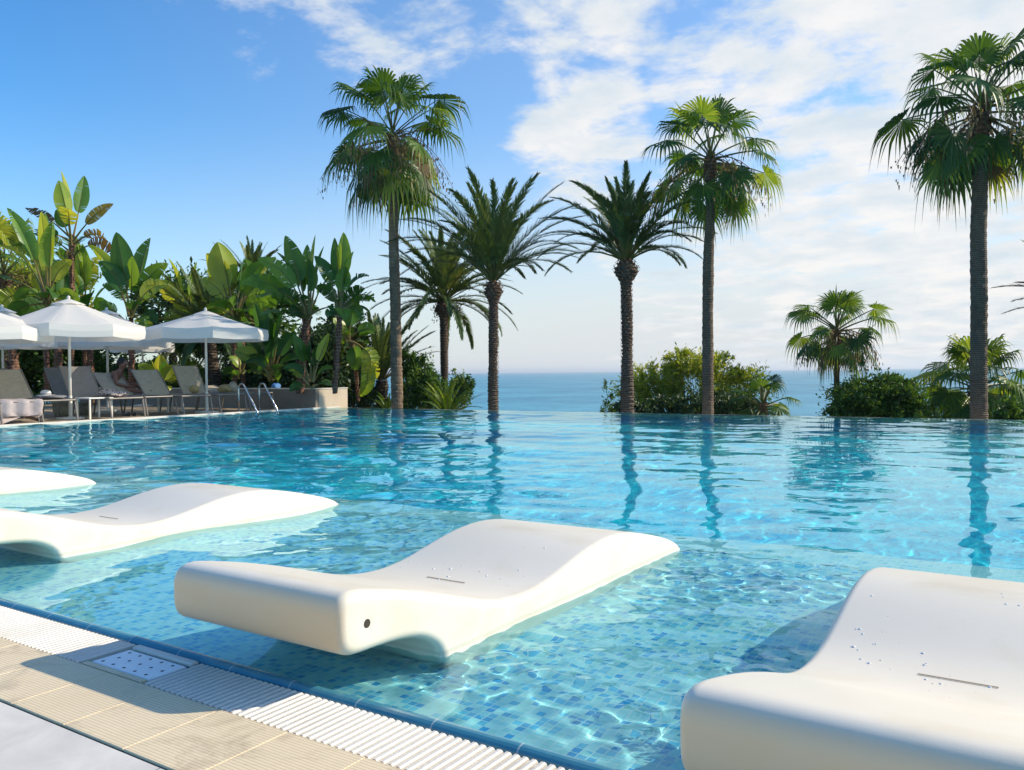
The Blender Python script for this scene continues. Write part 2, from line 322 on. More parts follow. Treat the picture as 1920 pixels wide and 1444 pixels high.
# ---------------------------------------------------------------- pool, deck and ground
XL = -18.457*U; XR = 13.0; YF = 1.91*U; YS = 5.05*U; ZS = -.135; ZD = -1.5; YE = 18.5*U; YE0 = 18.40*U; YE1 = 18.95*U
def yend(x): return YE0+(YE1-YE0)*(x-XL)/(XR-XL)
def quadmesh(name, quads, mt, kind='structure', uvs=None):
    m_ = bpy.data.meshes.new(name); V = [p for q in quads for p in q]; m_.from_pydata(V, [], [tuple(range(4*i, 4*i+4)) for i in range(len(quads))])
    ul = m_.uv_layers.new(name='UVMap')
    for i, q in enumerate(quads):
        a, b_, c_ = Vector(q[0]), Vector(q[1]), Vector(q[2]); n_ = (b_-a).cross(c_-b_).normalized()
        for k in range(4):
            p = q[k]; uv_ = (p[0], p[1]) if abs(n_.z) > .6 else ((p[0], p[2]) if abs(n_.y) > .6 else (p[1], p[2]))
            ul.data[4*i+k].uv = uv_
    m_.materials.append(mt); o = bpy.data.objects.new(name, m_); COL.objects.link(o); o['kind'] = kind; return o
z0 = -.012
o = quadmesh('pool_shelf', [((XL, YF, ZS), (XR, YF, ZS), (XR, YS, ZS), (XL, YS, ZS)), ((XL, YF, -.03), (XR, YF, -.03), (XR, YF, ZS), (XL, YF, ZS)),
                            ((XL, YS, ZS), (XR, YS, ZS), (XR, YS, ZD), (XL, YS, ZD)), ((XL, YF, -.01), (XL, YF, ZS), (XL, YS, ZS), (XL, YS, -.01)), ((XR, YF, ZS), (XR, YF, -.01), (XR, YS, -.01), (XR, YS, ZS))], M['mos'])
o.cycles.is_caustics_receiver = True
o = quadmesh('pool_floor', [((XL, YS, ZD), (XR, YS, ZD), (XR, YE1+.1, ZD), (XL, YE0, ZD)), ((XL, YE0, ZD), (XR, YE1, ZD), (XR, YE1, -.02), (XL, YE0, -.02)),
                            ((XL, YS, -.01), (XL, YS, ZD), (XL, YE0, ZD), (XL, YE0, -.01)), ((XR, YS, ZD), (XR, YS, -.01), (XR, YE1, -.01), (XR, YE1, ZD))], M['mosd'])
o.cycles.is_caustics_receiver = True
M['mosp'] = mosaic('ledge_edge_mosaic', [(0, (.20, .52, .66)), (.10, (.46, .70, .70)), (.4, (.58, .76, .74)), (.8, (.48, .70, .66))], (.74, .78, .74))
o = quadmesh('ledge_border', [((XL, YS-.30, ZS+.004), (XR, YS-.30, ZS+.004), (XR, YS+.003, ZS+.004), (XL, YS+.003, ZS+.004)), ((XL, YS+.003, ZS+.004), (XR, YS+.003, ZS+.004), (XR, YS+.003, ZS-.05), (XL, YS+.003, ZS-.05))], M['mosp']); o.cycles.is_caustics_receiver = True
# water sheet: real waves
def axis(a0, a1, f0, f1, d, dmax):
    out_ = [f0]
    while out_[-1] < f1: out_.append(out_[-1]+d)
    s_ = d
    while out_[-1] < a1: s_ = min(dmax, s_*1.02); out_.append(out_[-1]+s_)
    lo_ = []; x = f0; s_ = d
    while x > a0: s_ = min(dmax, s_*1.02); x -= s_; lo_.append(x)
    r = np.array(lo_[::-1]+out_); return a0+(r-r[0])*(a1-a0)/(r[-1]-r[0])
xs = axis(XL, XR, -3.4, 1.0, .0145, .07); ys = axis(0, 1, 0, .17, .00115, .0045)
XX, TY = np.meshgrid(xs, ys); Y0w = YF-.012; YY = Y0w+(yend(XX)+.012-Y0w)*TY
rw = np.random.RandomState(11); ZZ = np.zeros_like(XX)
def field(seed, lam, n=6):
    r = np.random.RandomState(seed); f_ = 0
    for _ in range(n):
        a_ = r.uniform(0, 2*PI); k_ = 2*PI/(lam*r.uniform(.7, 1.5)); f_ = f_+np.sin(k_*(XX*math.cos(a_)+YY*math.sin(a_))+r.uniform(0, 6.3))
    return f_/math.sqrt(n/2)
left = 1/(1+np.exp((XX+YY*.42+1.8)/1.1))    # choppier towards the left side of the pool
amp_s = np.clip(.7+.45*field(3, 1.6), .15, 1.6)*(.6+.9*left)
near_curb = np.clip((YY-YF)/.9, .25, 1)
for k_ in range(64):
    lam = .085*(6.5)**rw.rand(); a_ = rw.uniform(0, 2*PI); kk = 2*PI/lam
    ZZ += lam*.00115*np.sin(kk*(XX*math.cos(a_)+YY*math.sin(a_))+rw.uniform(0, 6.3))*amp_s*near_curb
turb = np.clip(.55+.8*field(5, 1.1), .10, 1.5)*np.clip((XX+2.6)/1.2, 0, 1)*np.clip((YS+.1-YY)/.8, 0, 1)*np.clip((YY-YF-.02)/.35, .12, 1)*np.clip((1.6-XX)/.6, 0, 1)
for k_ in range(46):
    lam = .065*(2.7)**rw.rand(); a_ = rw.uniform(0, 2*PI); kk = 2*PI/lam
    ZZ += lam*.0044*np.sin(kk*(XX*math.cos(a_)+YY*math.sin(a_))+rw.uniform(0, 6.3))*turb
for k_ in range(26):
    lam = .5*(3.6)**rw.rand(); a_ = rw.normal(1.15, .7); kk = 2*PI/lam
    ZZ += lam*.0018*np.sin(kk*(XX*math.cos(a_)+YY*math.sin(a_))+rw.uniform(0, 6.3))*(.45+.55*left)*near_curb
edge_f = np.clip(1-(YY-(yend(XX)-.5))/.5, .15, 1)
ZZ = ZZ*edge_f+z0
wm = bpy.data.meshes.new('pool_water'); V = np.stack([XX, YY, ZZ], -1).reshape(-1, 3).astype('f'); ny_, nx_ = XX.shape
wm.vertices.add(len(V)); wm.vertices.foreach_set('co', V.ravel()); ii = np.arange(nx_*ny_).reshape(ny_, nx_)
Q = np.stack([ii[:-1, :-1], ii[:-1, 1:], ii[1:, 1:], ii[1:, :-1]], -1).reshape(-1, 4)
wm.loops.add(Q.size); wm.loops.foreach_set('vertex_index', Q.ravel().astype('i')); wm.polygons.add(len(Q)); wm.polygons.foreach_set('loop_start', np.arange(0, Q.size, 4, dtype='i'))
wm.polygons.foreach_set('use_smooth', np.ones(len(Q), bool)); wm.update(); wm.validate()
wo = bpy.data.objects.new('pool_water', wm); COL.objects.link(wo); wo['kind'] = 'structure'; wo.cycles.is_caustics_caster = True
m, nt, b, out = mat('clear_pool_water'); N = NN(nt); nt.nodes.remove(b); co = N.coord()
g = N.n('ShaderNodeBsdfGlass'); g.inputs['IOR'].default_value = 1.333; g.inputs['Roughness'].default_value = 0; g.inputs['Color'].default_value = (.74, .98, 1.0, 1)
N.l(g.outputs[0], out.inputs[0]); wm.materials.append(m)

# curb, gutter, grates
g = Geo(); xs_ = np.array([XL-.0, XR]); c0 = (1.86*U, 1.915*U); th = np.linspace(0, PI, 9)
prof = [(c0[0], -.10)]+[((c0[0]+c0[1])/2-math.cos(t_)*(c0[1]-c0[0])/2, -.016+math.sin(t_)*.018) for t_ in th]+[(c0[1], -.10)]
g.loft(np.array([[(x_, p[0], p[1]) for p in prof] for x_ in (XL, XR)]), cap=True)
o = g.build('pool_curb', M['curb'], smooth=False); o['kind'] = 'structure'
quadmesh('gutter_channel', [((XL, 1.60*U, -.09), (XR, 1.60*U, -.09), (XR, 1.861*U, -.09), (XL, 1.861*U, -.09))], M['dark'])
def grate(name, x0, x1, label):
    t = thing(name, (x0, 1.61*U, 0), label, 'drain grate', 'white slatted gutter grates')
    g = Geo(); p = .0223; y0, y1 = 1.618*U, 1.846*U
    for k in range(int((x1-x0)/p)):
        x = x0+p*(k+.5); h = .0068
        S = [[(x-h*.8, y, -.03), (x+h*.8, y, -.03), (x+h, y, z-.004), (x+h*.55, y, z), (x-h*.55, y, z), (x-h, y, z-.004)] for y, z in ((y0, -.002), (y1-.006, -.002), (y1, -.007))]
        g.loft(np.array(S))
    g.build('slats', M['grate'], t)
    g = Geo()
    for yy in np.linspace(y0+.02, y1-.02, 5): g.box(((x0+x1)/2, yy, -.022), (x1-x0-.004, .006, .012))
    g.build('cross_bars', M['grate'], t)
grate('gutter_grate', -10.4, -2.90*U, 'long white slatted overflow grate left of the perforated lid')
grate('gutter_grate', -2.535*U, 5.0, 'white slatted overflow grate right of the perforated lid, running out of the picture')
t = thing('skimmer_lid', (-2.72*U, 1.72*U, 0), 'pale square lid with rows of small holes set between two white grates', 'lid')
g = Geo(); lx0, lx1, ly0, ly1 = -2.893*U, -2.548*U, 1.648*U, 1.800*U; g.box(((lx0+lx1)/2, (ly0+ly1)/2, -.010), (lx1-lx0-.006, ly1-ly0-.004, .012), bev=.003)
M['lid'] = plain('bluish_white_lid', (.90, .88, .86), .35, var=.05); g.build('cover_plate', M['lid'], t)
for i in range(5):
    for j in range(3):
        g = Geo()
        cxx = lx0+(lx1-lx0)*(i+.6+.25*(j % 2))/5.4; cyy = ly0+(ly1-ly0)*(j+.5)/3; r_ = .0052
        th_ = np.arange(10)*2*PI/10; V = np.vstack([[(cxx+r_*math.cos(q), cyy+r_*math.sin(q), -.0036) for q in th_], [(cxx, cyy, -.0036)]]); g.add(V, T=[(k, (k+1) % 10, 10) for k in range(10)])
        g.build('drain_hole', M['hole'], t)
g = Geo(); g.box(((lx0+lx1)/2, 1.825*U, -.006), (lx1-lx0+.004, .026, .016), bev=.004); g.build('rim', M['grate'], t)
g = Geo(); g.box(((lx0+lx1)/2, 1.630*U, -.006), (lx1-lx0, .020, .009)); g.build('sill', M['tile'], t)
# beige ribbed tiles, individually bedded
g = Geo(); tw = .2945*U
for k in range(-36, 40):
    x = -1.831*U+tw*(k+.5)
    if x < XL or x > XR: continue
    g.box((x, 1.4535*U, -.008), (tw-.0026, .316*U-.003, .016), bev=.0012)
o = g.build('tile_paving', M['tile']); o['kind'] = 'structure'
quadmesh('tile_bed', [((XL-1, 1.28*U, -.006), (XR+1, 1.28*U, -.006), (XR+1, 1.615*U, -.006), (XL-1, 1.615*U, -.006))], M['joint'])
quadmesh('patio', [((-60, -40, -.004), (40, -40, -.004), (40, 1.290*U, -.004), (-60, 1.290*U, -.004))], M['stone'])
# side deck to the left, its pale edge, rim of the far edge
DX = XL
g = Geo(); g.box(((DX-.06-60)/2, (1.29*U+17.44*U)/2, -.2), (60-.06+DX, 16.15*U, .38)); o = g.build('side_deck', M['deck']); o['kind'] = 'structure'
g = Geo(); g.box((DX-.03, (1.29*U+18.4*U)/2, -.155), (.08, 17.1*U, .35), bev=.01); o = g.build('pool_coping', M['coping']); o['kind'] = 'structure'
g = Geo(); g.box((XR+3, 8, -.2), (6, 14.2, .40)); o = g.build('far_side_deck', M['deck']); o['kind'] = 'structure'
an = math.atan2(YE1-YE0, XR-XL); Lw = math.hypot(XR-XL, YE1-YE0)
g = Geo(); g.box(((XL+XR)/2, (YE0+YE1)/2+.028, -.46), (Lw+.6, .06, .895), az=an, bev=.01); o = g.build('infinity_edge', M['coping']); o['kind'] = 'structure'
# garden ground falling to the sea
gx = np.concatenate([np.linspace(-220, -60, 9), np.linspace(-55, 60, 47), [90, 140]]); gy = np.concatenate([np.linspace(YE+.1, 60, 46), [75, 110, 170]])
GX, GY = np.meshgrid(gx, gy)
def gz(x, y):
    d = np.hypot(x, y); far = -1.1-.16*np.clip(d-19, 0, 200); lf = np.clip((-x-17.5)/2.5, 0, 1)*np.clip((-x-1.0*y+2)/3, 0, 1)
    return np.maximum(far*(1-lf)+lf*np.where(d > 34, -.12-.2*(d-34), -.12), -10.5)
GZ = gz(GX, GY)+rs.normal(0, .05, GX.shape); g = Geo(); ny_, nx_ = GX.shape; ii = np.arange(nx_*ny_).reshape(ny_, nx_)
g.add(np.stack([GX, GY, GZ], -1), np.stack([ii[:-1, :-1], ii[:-1, 1:], ii[1:, 1:], ii[1:, :-1]], -1).reshape(-1, 4))
o = g.build('ground', M['lawn'], smooth=True); o['kind'] = 'structure'
SEA = -9.0
m, nt, b, out = mat('open_sea'); N = NN(nt); co = N.coord()
mp = N.n('ShaderNodeMapping'); N.l(co, mp.inputs[0]); mp.inputs['Scale'].default_value = (1, 1, 1)
mp.inputs['Scale'].default_value = (.02, .012, 1); big = N.ramp(N.noise(mp.outputs[0], 1.0, 9, .75), [(.38, (0, 0, 0)), (.62, (1, 1, 1))]); w1 = N.noise(co, .22, 6, .65); w2 = N.noise(co, .03, 4, .6)
N.l(N.mix(big, (.025, .19, .29), (.08, .35, .45)), b.inputs['Base Color']); b.inputs['Roughness'].default_value = .4; b.inputs['IOR'].default_value = 1.33; b.inputs['Specular IOR Level'].default_value = .35
bp = N.bump(N.math('ADD', w1, N.math('MULTIPLY', w2, 1.6)), .55, 1.4, b); M['sea'] = m
o = quadmesh('sea', [((-22000, -200, SEA), (22000, -200, SEA), (22000, 22000, SEA), (-22000, 22000, SEA))], M['sea'])

g = Geo(); g.box((0, 11000, 10.5), (44600, 22900, 47)); hzo = g.build('haze', M['dark']); hzo['kind'] = 'stuff'; m, nt, b, out = mat('sea_air'); nt.nodes.remove(b)
pv = nt.nodes.new('ShaderNodeVolumePrincipled'); pv.inputs['Color'].default_value = (.86, .92, 1, 1); pv.inputs['Density'].default_value = .00014; pv.inputs['Anisotropy'].default_value = .3; nt.links.new(pv.outputs[0], out.inputs['Volume']); hzo.data.materials.clear(); hzo.data.materials.append(m)
# ---------------------------------------------------------------- in-pool loungers
TOP = [(1.838, .235), (1.84, .27), (1.852, .30), (1.878, .319), (1.92, .323), (1.99, .311), (2.12, .281), (2.25, .246), (2.38, .207), (2.5, .168), (2.6, .137), (2.7, .114), (2.8, .100), (2.91, .095), (3.02, .101), (3.12, .115), (3.25, .141),
       (3.4, .171), (3.55, .191), (3.7, .197), (3.85, .186), (4.0, .160), (4.15, .126), (4.3, .088), (4.42, .052), (4.5, .018), (4.545, -.02), (4.56, -.07)]
BOT = [(4.558, -.10), (4.535, -.14), (4.48, -.166), (4.40, -.174), (3.8, -.176), (3.0, -.176), (2.52, -.176), (2.44, -.166), (2.395, -.138), (2.372, -.09), (2.352, -.03), (2.33, .022), (2.285, .060), (2.22, .090), (2.12, .108), (2.02, .115), (1.93, .118), (1.885, .126), (1.855, .145), (1.84, .18)]
OUT = np.array(TOP+BOT)*U
def smooth_closed(P, n):
    K = len(P); out_ = []
    for i in range(K):
        p0, p1, p2, p3 = P[i-1], P[i], P[(i+1) % K], P[(i+2) % K]
        m_ = 2
        for k in range(m_):
            t = k/m_; out_.append(.5*((2*p1)+(-p0+p2)*t+(2*p0-5*p1+4*p2-p3)*t*t+(-p0+3*p1-3*p2+p3)*t**3))
    return np.array(out_)
OUT = smooth_closed(OUT, 2)
def lounger_mesh():
    tg = nrm(np.roll(OUT, -1, 0)-np.roll(OUT, 1, 0)); nr = np.stack([tg[:, 1], -tg[:, 0]], 1)   # inward for this winding
    if nr[38][1] > 0: nr = -nr          # inward is downwards at the top of the hump
    R_ = .030; Wd = .846*U/2
    V = np.array([[(x_, p[0], p[1]) for p in OUT+nr*ins] for x_, ins in [(sx*(Wd-R_*(1-math.cos(q))), R_*(1-math.sin(q))) for sx, q in
        [(-1, q) for q in np.linspace(0, PI/2, 8)]+[(1, q) for q in np.linspace(PI/2, 0, 8)]]])
    return V, nr
LV, LN = lounger_mesh()
LX, LY = -2.279*U, 0.0
def make_lounger():
    t = thing('in_pool_lounger', (LX, 3.2*U, ZS), '', 'pool lounger', 'white wave shaped loungers standing in the shallow water')
    org = A(LX, 0, 0)
    g = Geo(); K, n = LV.shape[:2]; g.loft(LV+org, cap=False)
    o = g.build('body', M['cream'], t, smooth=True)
    import bmesh
    bm = bmesh.new(); bm.from_mesh(o.data)
    be = [e for e in bm.edges if e.is_boundary]; bmesh.ops.holes_fill(bm, edges=be, sides=0); bmesh.ops.recalc_face_normals(bm, faces=bm.faces)
    bmesh.ops.triangulate(bm, faces=[f for f in bm.faces if len(f.verts) > 4])
    for f in bm.faces: f.smooth = True
    bm.to_mesh(o.data); bm.free(); o.cycles.is_caustics_receiver = True
    Wd = .846*U/2
    for sx in (1, -1):
        g = Geo(); P = [(LX+sx*(Wd-.004), 1.958*U, .212*U), (LX+sx*(Wd+.0012), 1.958*U, .212*U)]; g.tube(P, .0115, 20); g.build('plug_hole', M['hole'], o)
    g = Geo(); ysl = 2.90*U; g.box((LX+.0, ysl, .096*U+.0016), (.17, .0035, .0016)); g.build('drain_slot', M['slot'], o)
    return t
def surf_z(y):
    T_ = np.array(TOP); return np.interp(y, T_[:, 0], T_[:, 1])
def droplets(t, x0, x1, y0, y1, n, seed, org):
    r = np.random.RandomState(seed); g = Geo()
    cen = [(r.uniform(x0, x1), r.uniform(y0, y1)) for _ in range(16)]
    for _ in range(n):
        cc = cen[r.randint(16)]; x = np.clip(cc[0]+r.normal(0, .035), x0, x1); y = np.clip(cc[1]+r.normal(0, .07), y0, y1); z = surf_z(y)*U; rr = (.0012+.0042*r.rand()**2.5)
        g.lathe((LX+x, y*U, z-.0005), [(rr, 0), (rr*.85, rr*.35), (rr*.45, rr*.6), (.0001, rr*.68)], 8)
    o = g.build('droplets', M['drop'], t, smooth=True); o['kind'] = 'stuff'; return o
def copy_thing(o, loc, label):
    c_ = o.copy(); COL.objects.link(c_); c_.location = loc; c_['label'] = label
    for ch in o.children:
        d_ = ch.copy(); COL.objects.link(d_); d_.parent = c_
        for gg in ch.children:
            e_ = gg.copy(); COL.objects.link(e_); e_.parent = d_
    return c_
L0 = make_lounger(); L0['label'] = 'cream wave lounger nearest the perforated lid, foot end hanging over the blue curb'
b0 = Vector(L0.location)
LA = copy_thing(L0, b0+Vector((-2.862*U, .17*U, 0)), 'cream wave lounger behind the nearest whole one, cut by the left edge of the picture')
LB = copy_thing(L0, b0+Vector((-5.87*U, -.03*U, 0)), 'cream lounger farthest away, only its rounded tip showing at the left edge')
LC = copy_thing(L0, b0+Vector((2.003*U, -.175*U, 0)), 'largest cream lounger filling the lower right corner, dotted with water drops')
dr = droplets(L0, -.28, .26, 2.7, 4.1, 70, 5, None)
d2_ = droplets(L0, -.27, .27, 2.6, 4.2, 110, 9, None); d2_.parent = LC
# ---------------------------------------------------------------- plants
def vnoise(seed, n): return np.random.RandomState(seed).rand(n)
def fan_leaf(G, base, az, el, pet, R_, r, droop, tone, nseg=28, sag=.15, bend=.35, spread=132):
    d = A(math.cos(el)*math.cos(az), math.cos(el)*math.sin(az), math.sin(el)); t = np.linspace(0, 1, 6)[:, None]
    P = base+d*pet*t-ZUP*sag*pet*t*t; G['stalk'].tube(P, np.linspace(.022, .011, 6), 4, tone=.3+.3*r.rand(), cap=False)
    tip = P[-1]; a = nrm(P[-1]-P[-2]-ZUP*bend*pet/5); s_ = np.cross(a, ZUP); s_ = nrm(s_) if np.linalg.norm(s_) > .15 else nrm(A(-math.sin(az), math.cos(az), 0))
    n = np.cross(s_, a); ro = r.normal(0, .35); s_, n = s_*math.cos(ro)+n*math.sin(ro), n*math.cos(ro)-s_*math.sin(ro)
    K = 8; ph = np.radians(np.linspace(-spread, spread, nseg))[:, None]; tt = np.linspace(.03, 1, K)[None]
    Lg = R_*(.80+.20*np.cos(ph*.8))*(1+r.normal(0, .05, (nseg, 1)))
    e = np.cos(ph)[..., None]*a+np.sin(ph)[..., None]*s_; gdir = -np.sin(ph)[..., None]*a+np.cos(ph)[..., None]*s_
    dr_ = droop*(1+.35*r.normal(0, 1, (nseg, 1))); bend_ = np.clip(tt-.5, 0, 1)**1.7*dr_*Lg
    P = tip+e*(Lg*(tt-.45*np.clip(tt-.6, 0, 1)*np.clip(dr_, 0, 1.2)))[..., None]-ZUP*bend_[..., None]-n*(.22*np.abs(np.sin(ph))*tt*Lg)[..., None]*1.0
    wd = Lg*math.tan(math.radians(spread)/nseg)*np.where(tt < .46, tt, .46*np.clip((1-tt)/.54, .02, 1)**1.1)*1.04
    alt = np.where(np.arange(nseg) % 2 == 0, 1, -1)[:, None, None]*.30
    W = (gdir+n*alt)*wd[..., None]
    G['leaf'].strips(P, W, np.clip(tone+r.normal(0, .07, nseg), 0, 1))
def ringed_trunk(g, P0, P1, r0, r1, mid=None, step=.035, n=18, seed=0, saw=.05, bulge=None, flare=.0):
    r = np.random.RandomState(seed); Ln = np.linalg.norm(P1-P0); K = max(4, int(Ln/step)); t = np.linspace(0, 1, K)
    C = P0+(P1-P0)*t[:, None]
    if mid is not None: C = C+np.asarray(mid)*(np.sin(PI*t))[:, None]
    rr = r0+(r1-r0)*t; rr = rr+flare*np.exp(-t*14)
    if bulge: 
        for (tb, wb, hb) in bulge: rr = rr+hb*np.exp(-((t-tb)/wb)**2)
    ph = (np.arange(K) % 3)/2.; th = np.arange(n)*2*PI/n
    rad = rr[:, None]*(1+saw*(ph[:, None]-.5)+r.normal(0, saw*.35, (K, n)))
    lf_ = np.interp(t, np.linspace(0, 1, 9), r.normal(0, .045, 9)); rad = rad*(1+lf_[:, None]); C = C+np.stack([np.interp(t, np.linspace(0, 1, 7), r.normal(0, .13, 7)*np.array([0, 1, 1, 1, 1, .5, 0])), np.interp(t, np.linspace(0, 1, 7), r.normal(0, .13, 7)*np.array([0, 1, 1, 1, 1, .5, 0])), 0*t], -1)*rr[:, None]*.9
    V = np.stack([C[:, 0:1]+rad*np.cos(th), C[:, 1:2]+rad*np.sin(th), np.repeat(C[:, 2:3], n, 1)+r.normal(0, step*.15, (K, n))], -1)
    g.loft(V, .5)
def gatz(p): return A(p[0], p[1], min(float(gz(p[0], p[1])), -.05) - .05)
def fan_palm(px, base_py, cpy, cpx, d, r0, r1, size, seed, label, nleaf=32, elr=(84, -40), dead=7, fruit=8, group='tall fan palms beyond the pool edge', toff=0, mid=None, name='fan_palm', petf=1.0):
    r = np.random.RandomState(seed); top = at(cpx, cpy, d); bt = at(px, base_py, d); bt = A(bt[0], bt[1], min(bt[2], .0)); gz_ = float(gz(bt[0], bt[1]))
    base = A(*(bt+(bt-top)*max(0, (bt[2]-gz_))/max(.3, top[2]-bt[2]))); base[2] = min(base[2], gz_)-.05
    t = thing(name, base, label, 'palm tree', group)
    if r0 > 0:
        g = Geo(); ringed_trunk(g, base, top, r0, r1, mid=mid, seed=seed, step=.05, saw=.055, flare=r0*.25)
        g.build('trunk', M['trunkw' if px < 1000 or px in (1569,) else 'trunkg'], t, smooth=False)
        g = Geo(); up = nrm(top-base)
        for k in range(60):                 # old leaf bases under the crown
            a_ = k*2.4; zz = -r.uniform(0, .5); c_ = top+up*zz; o_ = A(math.cos(a_), math.sin(a_), 0)
            g.strips(np.array([[c_+o_*r1*.8, c_+o_*(r1*1.3)+ZUP*.05, c_+o_*(r1*1.5)+ZUP*.13]]), np.array([[A(-o_[1], o_[0], 0)*w_ for w_ in (.05, .035, .015)]]), .3+.5*r.rand())
        g.build('leaf_bases', M['trunkr'], t)
    G = {'leaf': Geo(), 'stalk': Geo()}
    for k in range(nleaf):
        f = k/(nleaf-1); el = math.radians(elr[0]+(elr[1]-elr[0])*f**.85+r.normal(0, 6)); az = k*2.39996+r.normal(0, .2)
        pet = size*petf*(.58+.36*math.sin(PI*min(1, f*1.2)))*r.uniform(.82, 1.12)
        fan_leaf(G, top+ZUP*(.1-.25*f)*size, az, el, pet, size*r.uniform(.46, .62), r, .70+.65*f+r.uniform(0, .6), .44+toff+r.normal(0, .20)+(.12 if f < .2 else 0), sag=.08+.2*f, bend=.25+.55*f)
    G['leaf'].build('crown', M['fan'], t); G['stalk'].build('leaf_stalks', M['stalk'], t)
    if dead:
        G = {'leaf': Geo(), 'stalk': Geo()}
        for k in range(dead):
            fan_leaf(G, top-ZUP*.08*size, r.uniform(0, 6.28), math.radians(r.uniform(-50, 10)), size*.5*petf, size*.38, r, 1.6, .5+r.normal(0, .2), nseg=22, sag=.5, bend=1.2, spread=70)
        G['leaf'].build('dead_fronds', M['dead'], t); G['stalk'].v and G['stalk'].build('dead_stalks', M['dead'], t)
    if fruit:
        g = Geo()
        for k in range(fruit):
            az = r.uniform(0, 6.28); d_ = A(math.cos(az), math.sin(az), .35); Ls = size*r.uniform(.7, 1.05); tt = np.linspace(0, 1, 7)[:, None]
            P = top+d_*Ls*tt-ZUP*Ls*1.0*tt**2.2; g.tube(P, np.linspace(.012, .005, 7), 4, .4, False)
            nn = 90; q = r.uniform(.35, 1, nn)[:, None]; B = top+d_*Ls*q-ZUP*Ls*1.0*q**2.2+r.normal(0, .035, (nn, 3))*size-ZUP*r.rand(nn, 1)*.28*size
            dv = nrm(r.normal(0, 1, (nn, 3)))*.018; g.strips(np.stack([B, B-ZUP*r.uniform(.03, .09, (nn, 1))], 1), np.stack([dv, dv*.4], 1), r.rand(nn))
        g.build('fruit_strings', M['dead'], t)
    return t
def frond(G, base, az, el, Lf, r, curve, tone, nl=74, wl=.0125, ll=.125, twist=0, vang=.45):
    K = 22; t = np.linspace(0, 1, K); els = el-curve*t**1.35; azs = az+twist*t
    dv = np.stack([np.cos(els)*np.cos(azs), np.cos(els)*np.sin(azs), np.sin(els)], -1); P = base+np.vstack([[0, 0, 0], np.cumsum((dv[:-1]+dv[1:])/2*Lf/(K-1), 0)])
    G['stalk'].tube(P[::3], np.interp(t[::3], [0, .3, 1], [.024, .014, .004]), 4, tone=.35+.35*r.rand(), cap=False)
    q = np.linspace(.19, 1, nl); q = q[None]+np.zeros((2, 1)); q = (q+r.normal(0, .004, q.shape)).clip(.1, 1)
    side = np.array([-1, 1])[:, None]+np.zeros_like(q); q = q.ravel(); side = side.ravel()
    pos = np.stack([np.interp(q, t, P[:, i]) for i in range(3)], -1); rd = nrm(np.stack([np.interp(q, t, dv[:, i]) for i in range(3)], -1))
    s_ = A(-math.sin(az), math.cos(az), 0); n_ = nrm(np.cross(np.broadcast_to(s_, rd.shape), rd)); n_ = np.where(n_[:, 2:3] < 0, -n_, n_)
    ang = np.interp(q, [.1, .5, 1], [.75, .58, .30])+r.normal(0, .07, q.shape); va = vang+r.normal(0, .22, q.shape)
    d_ = nrm(rd*np.cos(ang)[:, None]+(s_*side[:, None]*np.cos(va)[:, None]+n_*np.sin(va)[:, None])*np.sin(ang)[:, None])
    ln = Lf*ll*np.interp(q, [.1, .25, .55, .85, 1], [.55, .95, 1, .72, .40])*(1+r.normal(0, .08, q.shape))
    sg = .10+.10*r.rand(len(q)); tt = np.array([0, .45, 1.])
    PP = pos[:, None]+d_[:, None]*(ln[:, None]*tt)[..., None]-ZUP*(ln[:, None]*sg[:, None]*tt**2)[..., None]
    wv = nrm(np.cross(d_, n_))*wl; W = wv[:, None]*np.array([.55, 1, .12])[None, :, None]
    G['leaf'].strips(PP, W, np.clip(tone+r.normal(0, .09, len(q)), 0, 1))
